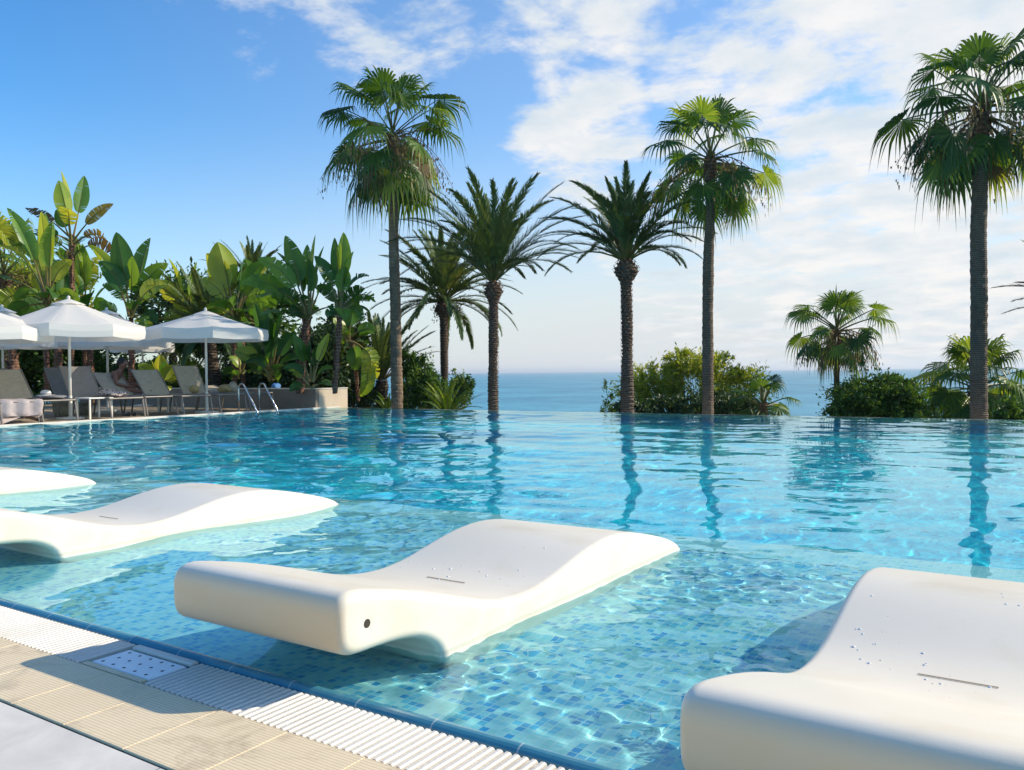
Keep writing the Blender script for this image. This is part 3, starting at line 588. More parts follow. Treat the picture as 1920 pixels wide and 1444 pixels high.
def date_palm(px, base_py, cpx, cpy, d, r0, size, seed, label, nf=46, elr=(88, 5), curve=(.5, 1.0), group='feathery date palms beyond the pool edge', bulge=.09, mat_='date', fruit=0, trunk=True, toff=0, wl=.0125, wob=None, name='date_palm', nl=92, extra=()):
    r = np.random.RandomState(seed); top = at(cpx, cpy, d); bt = at(px, base_py, d); gz_ = float(gz(bt[0], bt[1])); base = A(bt[0], bt[1], min(gz_, bt[2])-.05)
    t = thing(name, base, label, 'palm tree', group)
    if trunk:
        g = Geo(); Ln = top[2]-base[2]
        ringed_trunk(g, base, top-ZUP*.02, r0*1.05, r0*.93, seed=seed, step=.028, saw=.13, mid=wob, bulge=([(1-.22/Ln, .17/Ln, bulge)]+([(.34, .10, r0*.12), (.56, .05, -r0*.12)] if bulge > .05 else [])) if bulge else None)
        o = g.build('trunk', M['trunkd'], t)
        g = Geo(); nst = int(Ln*150)
        for k in range(nst):                # cut frond stubs in a rising spiral
            f = k/nst; a_ = k*2.39996; z = base[2]+Ln*f; c_ = base+(top-base)*f+(np.asarray(wob)*math.sin(PI*f) if wob is not None else 0)
            rb = r0*1.0+(bulge*math.exp(-((f-(1-.22/Ln))/(.17/Ln))**2) if bulge else 0); big = 2.2 if (1-f)*Ln < .5 and bulge > .05 else 1
            o_ = A(math.cos(a_), math.sin(a_), 0); s_ = A(-o_[1], o_[0], 0)*.020*big**.5
            p0 = c_+o_*rb*.92-ZUP*.02; p1 = c_+o_*(rb+.018*big)+ZUP*.018*big; p2 = c_+o_*(rb*.94)+ZUP*.030*big
            g.strips(np.array([[p0, p1, p2]]), np.array([[s_*.6, s_, s_*.5]]), r.rand())
        tag(g.build('frond_stubs', M['trunkr' if bulge > .05 else 'trunkd'], t), kind='stuff')
    G = {'leaf': Geo(), 'stalk': Geo()}
    for k in range(nf):
        f = (k+.5)/nf; el = math.radians(elr[0]+(elr[1]-elr[0])*f**1.05+r.normal(0, 4)); az = k*2.39996+r.normal(0, .15)
        Lf = size*(.76+.16*math.sin(PI*min(1, f*1.1)))*r.uniform(.88, 1.08); cv_ = curve[0]+(curve[1]-curve[0])*f+r.normal(0, .1)
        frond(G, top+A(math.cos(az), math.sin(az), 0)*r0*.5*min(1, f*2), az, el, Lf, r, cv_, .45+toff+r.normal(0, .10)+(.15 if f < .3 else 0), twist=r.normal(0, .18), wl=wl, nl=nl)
    for (az, el, Lf, cv_) in extra: frond(G, top, az, el, Lf, r, cv_, .35+toff, wl=wl, nl=nl)
    G['leaf'].build('crown', M[mat_], t); G['stalk'].build('frond_ribs', M['stalk'], t)
    if fruit:
        for k in range(fruit):
            g = Geo(); az = r.uniform(0, 6.28); c0_ = top+A(math.cos(az), math.sin(az), 0)*.30*size/2-ZUP*.15; nn = 130
            B = c0_+r.normal(0, 1, (nn, 3))*A(.07, .07, .16)-ZUP*.1; dv = nrm(r.normal(0, 1, (nn, 3)))*.018; g.strips(np.stack([B, B-ZUP*.05], 1), np.stack([dv, dv*.6], 1), r.rand(nn)*.5)
            g.tube([top, (top+c0_)/2+ZUP*.15, c0_], .015, 5, .5, False)
            g.build('fruit_cluster', M['dead'], t)
    return t
def paddle(G, p0, az, el, pet, Lb, Wb, r, bendp=.1, curve=.5, tear=.0, tone=.5, fold=.5, roll=0, key='leaf'):
    K1 = 5; t = np.linspace(0, 1, K1); els = el-bendp*t; D_ = np.stack([np.cos(els)*math.cos(az), np.cos(els)*math.sin(az), np.sin(els)], -1); P = p0+np.vstack([[0, 0, 0], np.cumsum(D_[1:]*pet/(K1-1), 0)])
    G['stalk'].tube(P, np.linspace(.034, .018, K1), 5, tone=.45+.4*r.rand(), cap=False)
    K = 22; t = np.linspace(0, 1, K+1); el2 = els[-1]-curve*t**1.3; D_ = np.stack([np.cos(el2)*math.cos(az), np.cos(el2)*math.sin(az), np.sin(el2)], -1)
    C = P[-1]+np.vstack([[0, 0, 0], np.cumsum((D_[:-1]+D_[1:])/2*Lb/K, 0)]); s0 = A(-math.sin(az), math.cos(az), 0); Nn = np.cross(s0, D_); Nn = -Nn if Nn[0][2] < 0 and abs(Nn[0][2]) > .05 else Nn
    G['stalk'].tube(C[::3], np.linspace(.016, .003, len(C[::3])), 4, tone=.5, cap=False)
    cr, sr = math.cos(roll), math.sin(roll); wv = Wb/2*(np.clip(np.sin(PI*np.clip(t*.97+.03, 0, 1)**.74), 0, 1)**.72); s0 = nrm(s0+D_[0]*0); tw_ = r.normal(0, .5)
    for sd in (-1, 1):
        i = 0
        while i < K:
            L_ = K-i if tear <= 0 else int(np.clip(r.geometric(min(.95, tear)), 1, K-i)); hang = r.uniform(0, 1)*tear*1.5; fo = fold+(hang if tear > 0 else 0)*-1.0
            idx = np.arange(i, i+L_+1); js = np.linspace(0, 1, 4); rows = []
            sl = np.zeros(len(idx)); 
            if tear > 0 and L_ < K: sl = np.linspace(.04, -.10, len(idx))*Lb/K*1.5
            for j in js:
                out_ = (s0*cr+Nn[idx]*sr)*sd; up_ = Nn[idx]*cr-s0*sr
                ang = fo-.35*fo*j*j
                rows.append(C[idx]+(out_*math.cos(ang)+up_*math.sin(ang))*(wv[idx]*j)[:, None]+D_[idx]*(sl*j)[:, None]+D_[idx]*(.12*wv[idx]*j)[:, None])
            V = np.stack(rows, 1); G[key].loft(V, np.clip(tone+r.normal(0, .04), 0, 1), cap=False, closed=False); i += L_
def px_az(dx, dz, toward=0):                # heading whose picture direction is dx right, dz up; toward>0 leans to the camera
    right = RW @ A(1, 0, 0); fw = RW @ A(0, 0, 1); v = right*dx+ZUP*dz+fw*toward; return math.atan2(v[1], v[0]), math.atan2(v[2], math.hypot(v[0], v[1])), np.linalg.norm(v)
def paddle_plant(root_px, root_py, d, stem_top, leaves, seed, label, stem_r=0, mat_='ban', name='paddle_leaf_plant', group='broad paddle leaved plants behind the sunbeds', toff=0):
    """leaves: (base px,py, tip px,py, width px, tear, tone, toward, curve)"""
    r = np.random.RandomState(seed); root = at(root_px, root_py, d); t = thing(name, root, label, 'plant', group); k = d/F
    G = {'leaf': Geo(), 'stalk': Geo(), 'dry': Geo()}
    if stem_r: 
        g = Geo(); a_ = root; b_ = at(stem_top[0], stem_top[1], d); stem_r *= .72; ringed_trunk(g, a_-ZUP*.1, b_, stem_r, stem_r*.8, seed=seed, step=.05, saw=.05, n=12)
        nn = 60; q = r.rand(nn)[:, None]; an_ = r.rand(nn)*6.28; o_ = np.stack([np.cos(an_), np.sin(an_), np.zeros(nn)], -1); B = a_+(b_-a_)*q
        s_ = np.stack([-o_[:, 1], o_[:, 0], o_[:, 2]], -1)*.035; g.strips(np.stack([B+o_*stem_r*.9-ZUP*.1, B+o_*stem_r*1.25+ZUP*.05, B+o_*stem_r*1.7+ZUP*.14], 1), np.stack([s_, s_*.8, s_*.1], 1), r.rand(nn))
        g.build('stem', M['trunkr'], t)
    for lf in leaves:
        bx, by, tx, ty, wpx, tear, tone, tow, curve = lf; dry = tone > 1.5
        dx, dz = (tx-bx)*k, (by-ty)*k; L3 = math.sqrt(dx*dx+dz*dz+tow*tow*0+.0001)
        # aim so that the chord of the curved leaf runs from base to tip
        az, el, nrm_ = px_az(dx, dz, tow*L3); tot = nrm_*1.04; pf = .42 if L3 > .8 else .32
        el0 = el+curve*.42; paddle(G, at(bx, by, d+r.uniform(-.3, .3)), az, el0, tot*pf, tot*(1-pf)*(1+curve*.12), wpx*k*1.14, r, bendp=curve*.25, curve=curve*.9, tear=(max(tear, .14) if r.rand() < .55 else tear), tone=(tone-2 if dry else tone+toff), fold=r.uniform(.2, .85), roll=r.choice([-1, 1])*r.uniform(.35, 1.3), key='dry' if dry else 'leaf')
    ls_ = [l for l in leaves if l[6] < 1.5]
    for q in range(int(len(leaves)*.8)):      # smaller inner and side leaves filling the clump
        lf = ls_[r.randint(len(ls_))]; sp = lf[4]; Lx = math.hypot(lf[2]-lf[0], lf[3]-lf[1])*k; az = r.uniform(0, 2*PI); el = r.uniform(.25, 1.35); L3 = Lx*r.uniform(.5, .85); cv = r.uniform(.4, 1.7)
        paddle(G, at(lf[0]+r.normal(0, 2), lf[1]+r.uniform(0, 12), d+r.uniform(-.3, .3)), az, el, L3*.4, L3*.62, sp*k*r.uniform(.7, 1.05), r, bendp=cv*.3, curve=cv, tear=r.choice([0, .2, .5, .7]), tone=np.clip(r.normal(.5, .22)+toff, 0, 1), fold=r.uniform(.2, .8), roll=r.normal(0, .5))
    G['leaf'].build('leaves', M[mat_], t, smooth=True); G['stalk'].build('leaf_stalks', M['stalk'], t)
    if G['dry'].v: G['dry'].build('dry_leaves', M['bandry'], t)
    return t
def bush(lobes, n, leaf, seed, label, mt='bushg', name='bush', group=None, twigs=30, aspect=.45, sprout=0):
    """lobes: (px, py, d, rx px, rz px)"""
    r = np.random.RandomState(seed); cs = []; 
    for (px, py, d, rx, rz) in lobes: cs.append((at(px, py, d), rx*d/F, rz*d/F))
    base = cs[0][0].copy(); base[2] = min(float(gz(base[0], base[1])), base[2]-cs[0][2]); t = thing(name, base, label, 'bush', group)
    wts = np.array([c[1]*c[2] for c in cs]); wts /= wts.sum(); g = Geo(); right = RW @ A(1, 0, 0)
    for (c_, rx, rz), w_ in zip(cs, wts):
        m_ = int(n*w_); ncl = max(6, m_//55); cd = nrm(r.normal(0, 1, (ncl, 3))); cc = cd*(r.uniform(.35, 1.22, (ncl, 1)))*A(rx, rx*.85, rz); ct = r.normal(0, .16, ncl)
        which = r.randint(0, ncl, m_); B = c_+cc[which]+r.normal(0, 1, (m_, 3))*A(rx, rx, rz)*r.uniform(.05, .24, (ncl, 1))[which]
        od = nrm(cd[which]+r.normal(0, .75, (m_, 3))+ZUP*.35); sd_ = nrm(np.cross(od, r.normal(0, 1, (m_, 3)))); ln = leaf*r.uniform(.6, 1.35, (m_, 1))
        P = np.stack([B, B+od*ln*.5, B+od*ln-ZUP*ln*.12], 1); W = np.stack([sd_*ln*aspect*.15, sd_*ln*aspect*.5, sd_*ln*.02], 1)
        g.strips(P, W, np.clip(.5+ct[which]+r.normal(0, .16, m_), 0, 1))
    g.build('foliage', M[mt], t)
    g = Geo()
    for k in range(twigs):
        c_, rx, rz = cs[r.choice(len(cs), p=wts)]; dd = nrm(r.normal(0, 1, 3)+ZUP*.7); e_ = c_+dd*A(rx, rx, rz)*r.uniform(.7, 1.12)
        b_ = base+(c_-base)*A(.6, .6, .2)+r.normal(0, .05, 3); g.tube([b_, (b_+e_)/2+r.normal(0, .06, 3), e_], [.016, .010, .003], 5, .4, False)
    g.build('branches', M['trunkw'], t)
    if sprout:
        g = Geo()
        for k in range(sprout):
            c_, rx, rz = cs[r.choice(len(cs), p=wts)]; dd = nrm(A(*r.normal(0, .8, 2), 1.3)); e_ = c_+dd*A(rx, rx, rz)*r.uniform(1.0, 1.35); s0_ = c_+dd*A(rx, rx, rz)*.8
            g.tube([s0_, e_], [.006, .003], 4, .5, False); nn = 22; q = r.rand(nn)[:, None]; B = s0_+(e_-s0_)*q; od = nrm(r.normal(0, 1, (nn, 3))+dd); sv = nrm(np.cross(od, r.normal(0, 1, (nn, 3))))*leaf*.16
            g.strips(np.stack([B, B+od*leaf*.5, B+od*leaf*.9], 1), np.stack([sv*.3, sv, sv*.1], 1), np.clip(.55+r.normal(0, .2, nn), 0, 1))
        g.build('sprouts', M[mt], t)
    return t

# ---- palms
fan_palm(746, 766, 258, 736, 20.6, .150, .105, 1.66, 21, 'tallest fan palm of the left half, leaning slightly, with brown fruit strings', nleaf=34, dead=6, fruit=20, elr=(82, -46), toff=-.10)
fan_palm(1325, 776, 300, 1332, 17.6, .120, .092, 1.28, 22, 'slim fan palm standing in the middle of the lime green bush', nleaf=28, dead=2, fruit=10, toff=.0, elr=(82, -44))
fan_palm(1836, 785, 205, 1839, 16.3, .138, .115, 1.34, 23, 'tall thick trunked fan palm nearest the right edge', nleaf=36, dead=6, fruit=18, elr=(82, -44), toff=-.10)
fan_palm(1569, 781, 622, 1569, 22.5, .08, .065, 1.08, 24, 'short fan palm on a thin pale trunk in front of the open sea', nleaf=30, dead=4, fruit=12, group='low fan palms beyond the pool edge', toff=.02)
fan_palm(1832, 800, 728, 1830, 24, .16, .14, 1.55, 25, 'low fan palm behind the thick right hand trunk', nleaf=40, dead=3, fruit=0, petf=.85, group='low fan palms beyond the pool edge')
fan_palm(1434, 790, 762, 1430, 19.0, .07, .06, .72, 26, 'small fan palm at the right end of the lime green bush', nleaf=18, dead=0, fruit=0, elr=(80, -10), group='low fan palms beyond the pool edge')
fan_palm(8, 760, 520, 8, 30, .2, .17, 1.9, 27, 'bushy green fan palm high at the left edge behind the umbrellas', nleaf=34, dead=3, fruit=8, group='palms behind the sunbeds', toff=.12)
date_palm(925, 770, 925, 528, 20.4, .112, 3.05, 31, 'date palm left of the open sea gap, crown spread like a fan', nf=50, elr=(88, 34), curve=(.55, 1.35), bulge=.12, toff=.0)
date_palm(1173, 776, 1174, 488, 18.6, .125, 2.5, 32, 'date palm with a swollen dark ball under its crown', nf=48, elr=(88, 26), curve=(.6, 1.4), bulge=.14, wob=(.02, 0, 0), toff=-.06)
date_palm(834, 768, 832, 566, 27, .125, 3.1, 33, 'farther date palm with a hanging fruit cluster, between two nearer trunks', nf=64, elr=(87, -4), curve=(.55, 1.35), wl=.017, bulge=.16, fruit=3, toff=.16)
date_palm(713, 768, 716, 712, 25.0, .17, 2.35, 34, 'short bushy date palm behind the foot of the tallest left palm', nf=34, elr=(86, 34), curve=(.25, .8), bulge=.03, mat_='date', toff=.16)
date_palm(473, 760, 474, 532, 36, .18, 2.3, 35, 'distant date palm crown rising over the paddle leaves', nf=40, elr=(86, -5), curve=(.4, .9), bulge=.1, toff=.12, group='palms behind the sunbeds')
date_palm(403, 740, 388, 615, 25.5, .20, 2.5, 36, 'shaggy palm on a thick rust brown trunk behind the open umbrella', nf=48, elr=(85, -20), curve=(.35, .95), bulge=.03, toff=.05, group='palms behind the sunbeds', nl=84)
date_palm(2058, 800, 2060, 590, 16.6, .14, 1.95, 37, 'date palm outside the right edge, one frond tip reaching in', nf=26, elr=(80, 18), curve=(.3, .7), bulge=.1, toff=-.2)
date_palm(838, 785, 838, 780, 20.8, .12, 1.15, 38, 'low bright green young palm just beyond the pool edge', nf=30, elr=(80, 12), curve=(.4, .9), trunk=False, mat_='dateyg', group='young palms in the garden', name='young_palm', nl=54, toff=.05)
date_palm(352, 745, 352, 728, 26, .12, 1.35, 39, 'lime green young palm left of the rust brown trunk', nf=26, elr=(86, 25), curve=(.3, .8), trunk=False, mat_='dateyg', group='young palms in the garden', name='young_palm', nl=50, toff=.15)
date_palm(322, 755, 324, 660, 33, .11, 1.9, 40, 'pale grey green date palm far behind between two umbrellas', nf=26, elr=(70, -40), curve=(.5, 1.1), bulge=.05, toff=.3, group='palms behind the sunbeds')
date_palm(730, 775, 727, 772, 21.6, .1, .7, 41, 'tuft of low green fronds under the short bushy date palm', nf=18, elr=(75, 10), curve=(.4, .9), trunk=False, mat_='dateyg', group='young palms in the garden', name='young_palm', nl=40, toff=-.1)
# ---- paddle leaved plants   (bx,by,tx,ty,width px,tear,tone,toward,curve)
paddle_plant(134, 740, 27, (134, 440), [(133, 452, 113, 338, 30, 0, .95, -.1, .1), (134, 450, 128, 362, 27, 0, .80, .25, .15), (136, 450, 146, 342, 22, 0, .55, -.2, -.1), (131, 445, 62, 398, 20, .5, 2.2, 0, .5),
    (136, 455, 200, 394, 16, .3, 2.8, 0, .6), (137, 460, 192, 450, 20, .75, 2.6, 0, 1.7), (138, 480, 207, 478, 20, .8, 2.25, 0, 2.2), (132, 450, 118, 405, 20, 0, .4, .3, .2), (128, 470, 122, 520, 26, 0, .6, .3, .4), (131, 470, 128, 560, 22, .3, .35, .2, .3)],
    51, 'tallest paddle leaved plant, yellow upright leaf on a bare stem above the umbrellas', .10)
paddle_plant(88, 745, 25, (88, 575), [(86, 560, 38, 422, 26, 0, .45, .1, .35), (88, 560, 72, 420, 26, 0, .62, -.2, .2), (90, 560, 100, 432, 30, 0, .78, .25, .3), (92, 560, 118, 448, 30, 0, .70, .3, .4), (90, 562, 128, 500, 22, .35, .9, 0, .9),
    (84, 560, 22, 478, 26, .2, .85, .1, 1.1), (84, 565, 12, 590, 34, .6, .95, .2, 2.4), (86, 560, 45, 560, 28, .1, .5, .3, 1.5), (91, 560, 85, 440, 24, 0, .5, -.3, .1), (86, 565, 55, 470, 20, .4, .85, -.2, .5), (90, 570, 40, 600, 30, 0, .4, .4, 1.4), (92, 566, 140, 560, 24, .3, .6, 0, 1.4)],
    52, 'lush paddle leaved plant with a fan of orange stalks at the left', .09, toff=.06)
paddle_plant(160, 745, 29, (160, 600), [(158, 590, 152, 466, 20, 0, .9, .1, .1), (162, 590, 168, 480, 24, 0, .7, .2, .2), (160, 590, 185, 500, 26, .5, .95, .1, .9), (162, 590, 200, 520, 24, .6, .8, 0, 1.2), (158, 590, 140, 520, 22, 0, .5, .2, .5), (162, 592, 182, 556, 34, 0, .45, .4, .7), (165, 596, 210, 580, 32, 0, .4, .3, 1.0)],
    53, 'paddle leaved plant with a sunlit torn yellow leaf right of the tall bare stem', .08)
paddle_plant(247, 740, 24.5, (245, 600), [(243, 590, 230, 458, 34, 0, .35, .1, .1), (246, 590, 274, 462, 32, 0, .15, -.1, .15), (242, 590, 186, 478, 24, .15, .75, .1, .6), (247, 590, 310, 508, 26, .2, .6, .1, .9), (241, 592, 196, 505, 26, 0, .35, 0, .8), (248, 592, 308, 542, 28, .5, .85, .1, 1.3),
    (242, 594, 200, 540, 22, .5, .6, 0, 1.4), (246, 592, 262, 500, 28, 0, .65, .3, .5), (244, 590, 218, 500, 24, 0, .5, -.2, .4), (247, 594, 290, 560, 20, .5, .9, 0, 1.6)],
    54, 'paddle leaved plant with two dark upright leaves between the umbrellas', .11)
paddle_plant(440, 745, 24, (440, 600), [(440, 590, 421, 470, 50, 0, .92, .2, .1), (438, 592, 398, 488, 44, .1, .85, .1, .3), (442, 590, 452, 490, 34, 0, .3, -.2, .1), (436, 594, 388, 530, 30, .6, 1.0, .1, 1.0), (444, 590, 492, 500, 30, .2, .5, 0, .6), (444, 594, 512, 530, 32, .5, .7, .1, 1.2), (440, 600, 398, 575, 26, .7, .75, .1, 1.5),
    (446, 598, 500, 570, 26, .6, .6, 0, 1.5), (442, 590, 508, 490, 24, 0, .9, -.1, .4), (440, 600, 470, 610, 26, .5, .5, .4, 1.8)],
    55, 'paddle leaved plant with one very broad pale leaf above the right umbrella', .10, toff=.02)
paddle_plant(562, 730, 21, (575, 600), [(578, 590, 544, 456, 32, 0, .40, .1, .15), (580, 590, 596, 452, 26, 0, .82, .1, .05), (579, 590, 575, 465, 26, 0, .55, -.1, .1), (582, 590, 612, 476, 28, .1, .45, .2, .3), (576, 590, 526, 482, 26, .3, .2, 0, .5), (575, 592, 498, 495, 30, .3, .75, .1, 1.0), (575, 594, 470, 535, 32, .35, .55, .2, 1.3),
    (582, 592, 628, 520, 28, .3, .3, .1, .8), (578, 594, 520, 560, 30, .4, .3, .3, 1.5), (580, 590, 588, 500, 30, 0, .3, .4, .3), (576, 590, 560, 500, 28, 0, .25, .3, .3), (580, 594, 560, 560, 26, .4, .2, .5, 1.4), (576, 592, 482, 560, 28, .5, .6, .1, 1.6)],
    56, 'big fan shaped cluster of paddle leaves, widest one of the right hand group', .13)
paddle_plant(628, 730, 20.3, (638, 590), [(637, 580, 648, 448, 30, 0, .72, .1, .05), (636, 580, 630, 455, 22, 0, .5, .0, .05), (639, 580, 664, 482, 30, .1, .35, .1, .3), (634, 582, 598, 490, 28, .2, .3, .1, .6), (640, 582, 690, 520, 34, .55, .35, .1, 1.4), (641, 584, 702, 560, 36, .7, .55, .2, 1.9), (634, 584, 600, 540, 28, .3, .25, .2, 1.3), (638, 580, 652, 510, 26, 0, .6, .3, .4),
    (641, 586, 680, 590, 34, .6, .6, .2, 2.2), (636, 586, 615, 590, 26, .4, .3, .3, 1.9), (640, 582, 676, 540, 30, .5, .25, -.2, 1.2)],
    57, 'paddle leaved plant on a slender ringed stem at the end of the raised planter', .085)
paddle_plant(672, 745, 22.8, (660, 640), [(655, 640, 690, 700, 30, .75, .9, .1, 2.2), (652, 650, 702, 712, 28, .8, .95, .1, 1.8), (655, 640, 668, 690, 30, 0, .6, .3, 1.8), (660, 630, 700, 620, 28, .2, .65, .1, 1.3), (655, 640, 668, 575, 30, 0, .5, .1, .5), (650, 640, 630, 600, 26, 0, .8, .2, .4), (662, 640, 676, 745, 26, .2, .75, .1, 2.0)],
    58, 'torn yellow green paddle leaves drooping beside the cream planter corner', .05)
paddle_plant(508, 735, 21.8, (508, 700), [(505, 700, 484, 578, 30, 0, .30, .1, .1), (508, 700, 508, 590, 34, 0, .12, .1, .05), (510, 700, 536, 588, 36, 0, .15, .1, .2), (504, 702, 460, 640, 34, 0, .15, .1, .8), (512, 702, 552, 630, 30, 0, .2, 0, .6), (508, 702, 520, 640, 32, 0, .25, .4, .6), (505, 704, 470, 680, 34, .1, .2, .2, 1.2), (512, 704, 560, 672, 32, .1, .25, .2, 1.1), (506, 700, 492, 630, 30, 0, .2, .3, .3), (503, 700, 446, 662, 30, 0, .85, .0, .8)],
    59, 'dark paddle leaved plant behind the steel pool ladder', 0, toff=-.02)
paddle_plant(583, 728, 20.6, (583, 715), [(580, 716, 556, 634, 24, 0, .45, .1, .2), (583, 716, 585, 640, 30, 0, .15, .1, .05), (586, 716, 616, 632, 18, 0, .95, 0, .15), (586, 716, 600, 650, 22, 0, .2, .2, .2), (579, 716, 540, 690, 22, .2, .25, .2, 1.2), (587, 716, 622, 690, 22, .1, .5, .2, 1.0)],
    60, 'small young paddle plant growing at the front of the raised planter', 0)
paddle_plant(300, 738, 23, (300, 722), [(298, 724, 303, 672, 26, 0, .95, .1, .1), (296, 724, 268, 688, 26, 0, .75, .1, .5), (302, 724, 316, 684, 26, 0, .35, .2, .4), (303, 724, 330, 704, 26, .1, .9, .1, .9), (298, 724, 284, 680, 24, 0, .85, -.1, .3), (302, 726, 322, 690, 20, 0, .8, 0, .5)],
    61, 'low glowing yellow green plant beside the beige striped sunbed back', 0, toff=.05)
paddle_plant(452, 735, 23.2, (452, 700), [(450, 700, 446, 640, 26, 0, .2, .1, .2), (452, 700, 436, 672, 24, 0, .8, .2, .8), (454, 700, 476, 650, 26, 0, .2, .1, .4), (450, 702, 424, 700, 24, 0, .2, .2, 1.2)],
    62, 'dark leaved clump between the rust brown trunk and the ladder', 0)
paddle_plant(20, 745, 28, (22, 620), [(22, 630, 8, 560, 30, .2, .9, .2, .8), (22, 630, 40, 570, 30, 0, .35, .2, .4), (24, 630, 62, 590, 30, .1, .3, .1, .8), (20, 630, -20, 570, 34, .4, .9, .1, 1.0), (22, 632, 50, 640, 28, 0, .4, .2, 1.5)],
    63, 'shaded paddle leaves low at the left edge over the umbrella tops', .1)
paddle_plant(350, 745, 27, (352, 600), [(350, 600, 330, 500, 34, .2, .8, .2, .3), (352, 600, 372, 505, 34, .1, .7, .1, .3), (348, 600, 300, 540, 34, .4, .85, .1, 1.0), (354, 600, 400, 545, 34, .5, .6, .1, 1.0), (350, 602, 345, 560, 30, .2, .9, .4, .8), (350, 604, 316, 600, 30, .5, .7, .2, 1.5), (352, 604, 390, 600, 30, .3, .5, .3, 1.5)],
    64, 'torn paddle leaves half hidden in the foliage between the two umbrellas', .08, toff=.05)
paddle_plant(112, 745, 29, (112, 600), [(112, 600, 100, 500, 36, .2, .7, .2, .3), (112, 600, 140, 520, 34, .3, .8, .1, .6), (110, 600, 70, 530, 34, .4, .9, .1, 1.0), (112, 600, 112, 540, 34, .2, .5, .4, .5), (114, 604, 150, 580, 30, .3, .6, .2, 1.4)],
    65, 'paddle leaves low between the tall bare stem and the orange stalked plant', .08, toff=.05)
paddle_plant(480, 740, 26, (480, 600), [(480, 600, 470, 500, 34, .2, .6, .2, .3), (482, 600, 502, 515, 34, .3, .8, .1, .6), (478, 600, 440, 540, 34, .4, .5, .1, 1.0), (482, 600, 520, 560, 34, .2, .5, .4, 1.2)],
    66, 'leafy paddle clump behind and left of the widest fan shaped cluster', .08)
# ---- bushes and hedges
bush([(1300, 718, 21, 58, 50), (1225, 735, 21, 48, 42), (1385, 732, 21.5, 52, 36), (1275, 682, 21, 30, 24), (1345, 692, 21.4, 36, 24), (1200, 745, 21, 40, 34)], 17000, .10, 71, 'large lime green feathery bush between two trunks', 'bushy', group=None, twigs=60, aspect=.30, sprout=90)
bush([(1190, 768, 19.4, 34, 22), (1245, 770, 19.6, 40, 24), (1300, 772, 19.4, 40, 20), (1362, 772, 19.6, 46, 30), (1410, 778, 20, 24, 22)], 15000, .075, 72, 'dark rounded hedge along the foot of the lime green bush', 'bushd', twigs=24, aspect=.6)
bush([(1640, 752, 22, 62, 40), (1600, 768, 21.6, 40, 28), (1690, 764, 22, 44, 34), (1668, 728, 22.2, 30, 20)], 20000, .085, 73, 'dark green leafy bush right of the short thin palm', 'bushg', twigs=50, aspect=.5, sprout=50)
bush([(785, 722, 24.5, 30, 46), (768, 690, 24.5, 16, 26), (812, 738, 24, 30, 32), (862, 730, 26.5, 24, 30), (760, 745, 24, 20, 24)], 15000, .09, 74, 'bright green bush right of the tallest left trunk', 'bushg', twigs=30, aspect=.5, sprout=16)
for o in bpy.data.objects:
    pass
bush([(672, 735, 25.5, 26, 40), (695, 755, 24.6, 30, 22), (655, 705, 26, 24, 34)], 9000, .085, 75, 'dark hedge just right of the cream planter', 'bushd', twigs=16, aspect=.6)
bush([(1885, 775, 18.6, 18, 16), (1905, 790, 18.6, 18, 14)], 2500, .08, 76, 'small light green bush right of the thick trunk', 'bushg', twigs=8)
bush([(540, 700, 24.5, 70, 46), (480, 705, 26, 50, 42), (600, 690, 24, 50, 60), (640, 650, 25, 40, 60)], 26000, .13, 77, 'dense dark shrubbery behind the raised planter', 'bushd', twigs=30, aspect=.55)
bush([(60, 690, 31, 90, 40), (150, 690, 31, 70, 44), (10, 650, 32, 60, 70)], 20000, .16, 78, 'dark green shrubbery behind the grey sunbed backs', 'bushg', twigs=30, aspect=.5)
bush([(240, 712, 30, 50, 26), (300, 718, 29, 50, 26), (360, 720, 28, 50, 30), (425, 728, 27, 40, 22)], 16000, .13, 79, 'low dark shrubs behind the beige striped sunbed back', 'bushg', twigs=20, aspect=.5)
bush([(330, 580, 30, 60, 60), (430, 600, 30, 60, 70), (490, 590, 29, 50, 60), (370, 640, 30, 40, 30)], 14000, .22, 80, 'deep green foliage mass rising behind the right umbrella', 'bushg', twigs=30, aspect=.35)
bush([(60, 560, 34, 70, 50), (0, 600, 34, 60, 60), (110, 610, 33, 60, 50)], 15000, .22, 81, 'sunlit green foliage mass behind the left umbrellas', 'bushy', twigs=30, aspect=.4)
bush([(1140, 770, 24, 12, 40)], 900, .09, 82, 'thin sprays of a shrub left of the swollen palm trunk', 'bushg', twigs=6, aspect=.35)
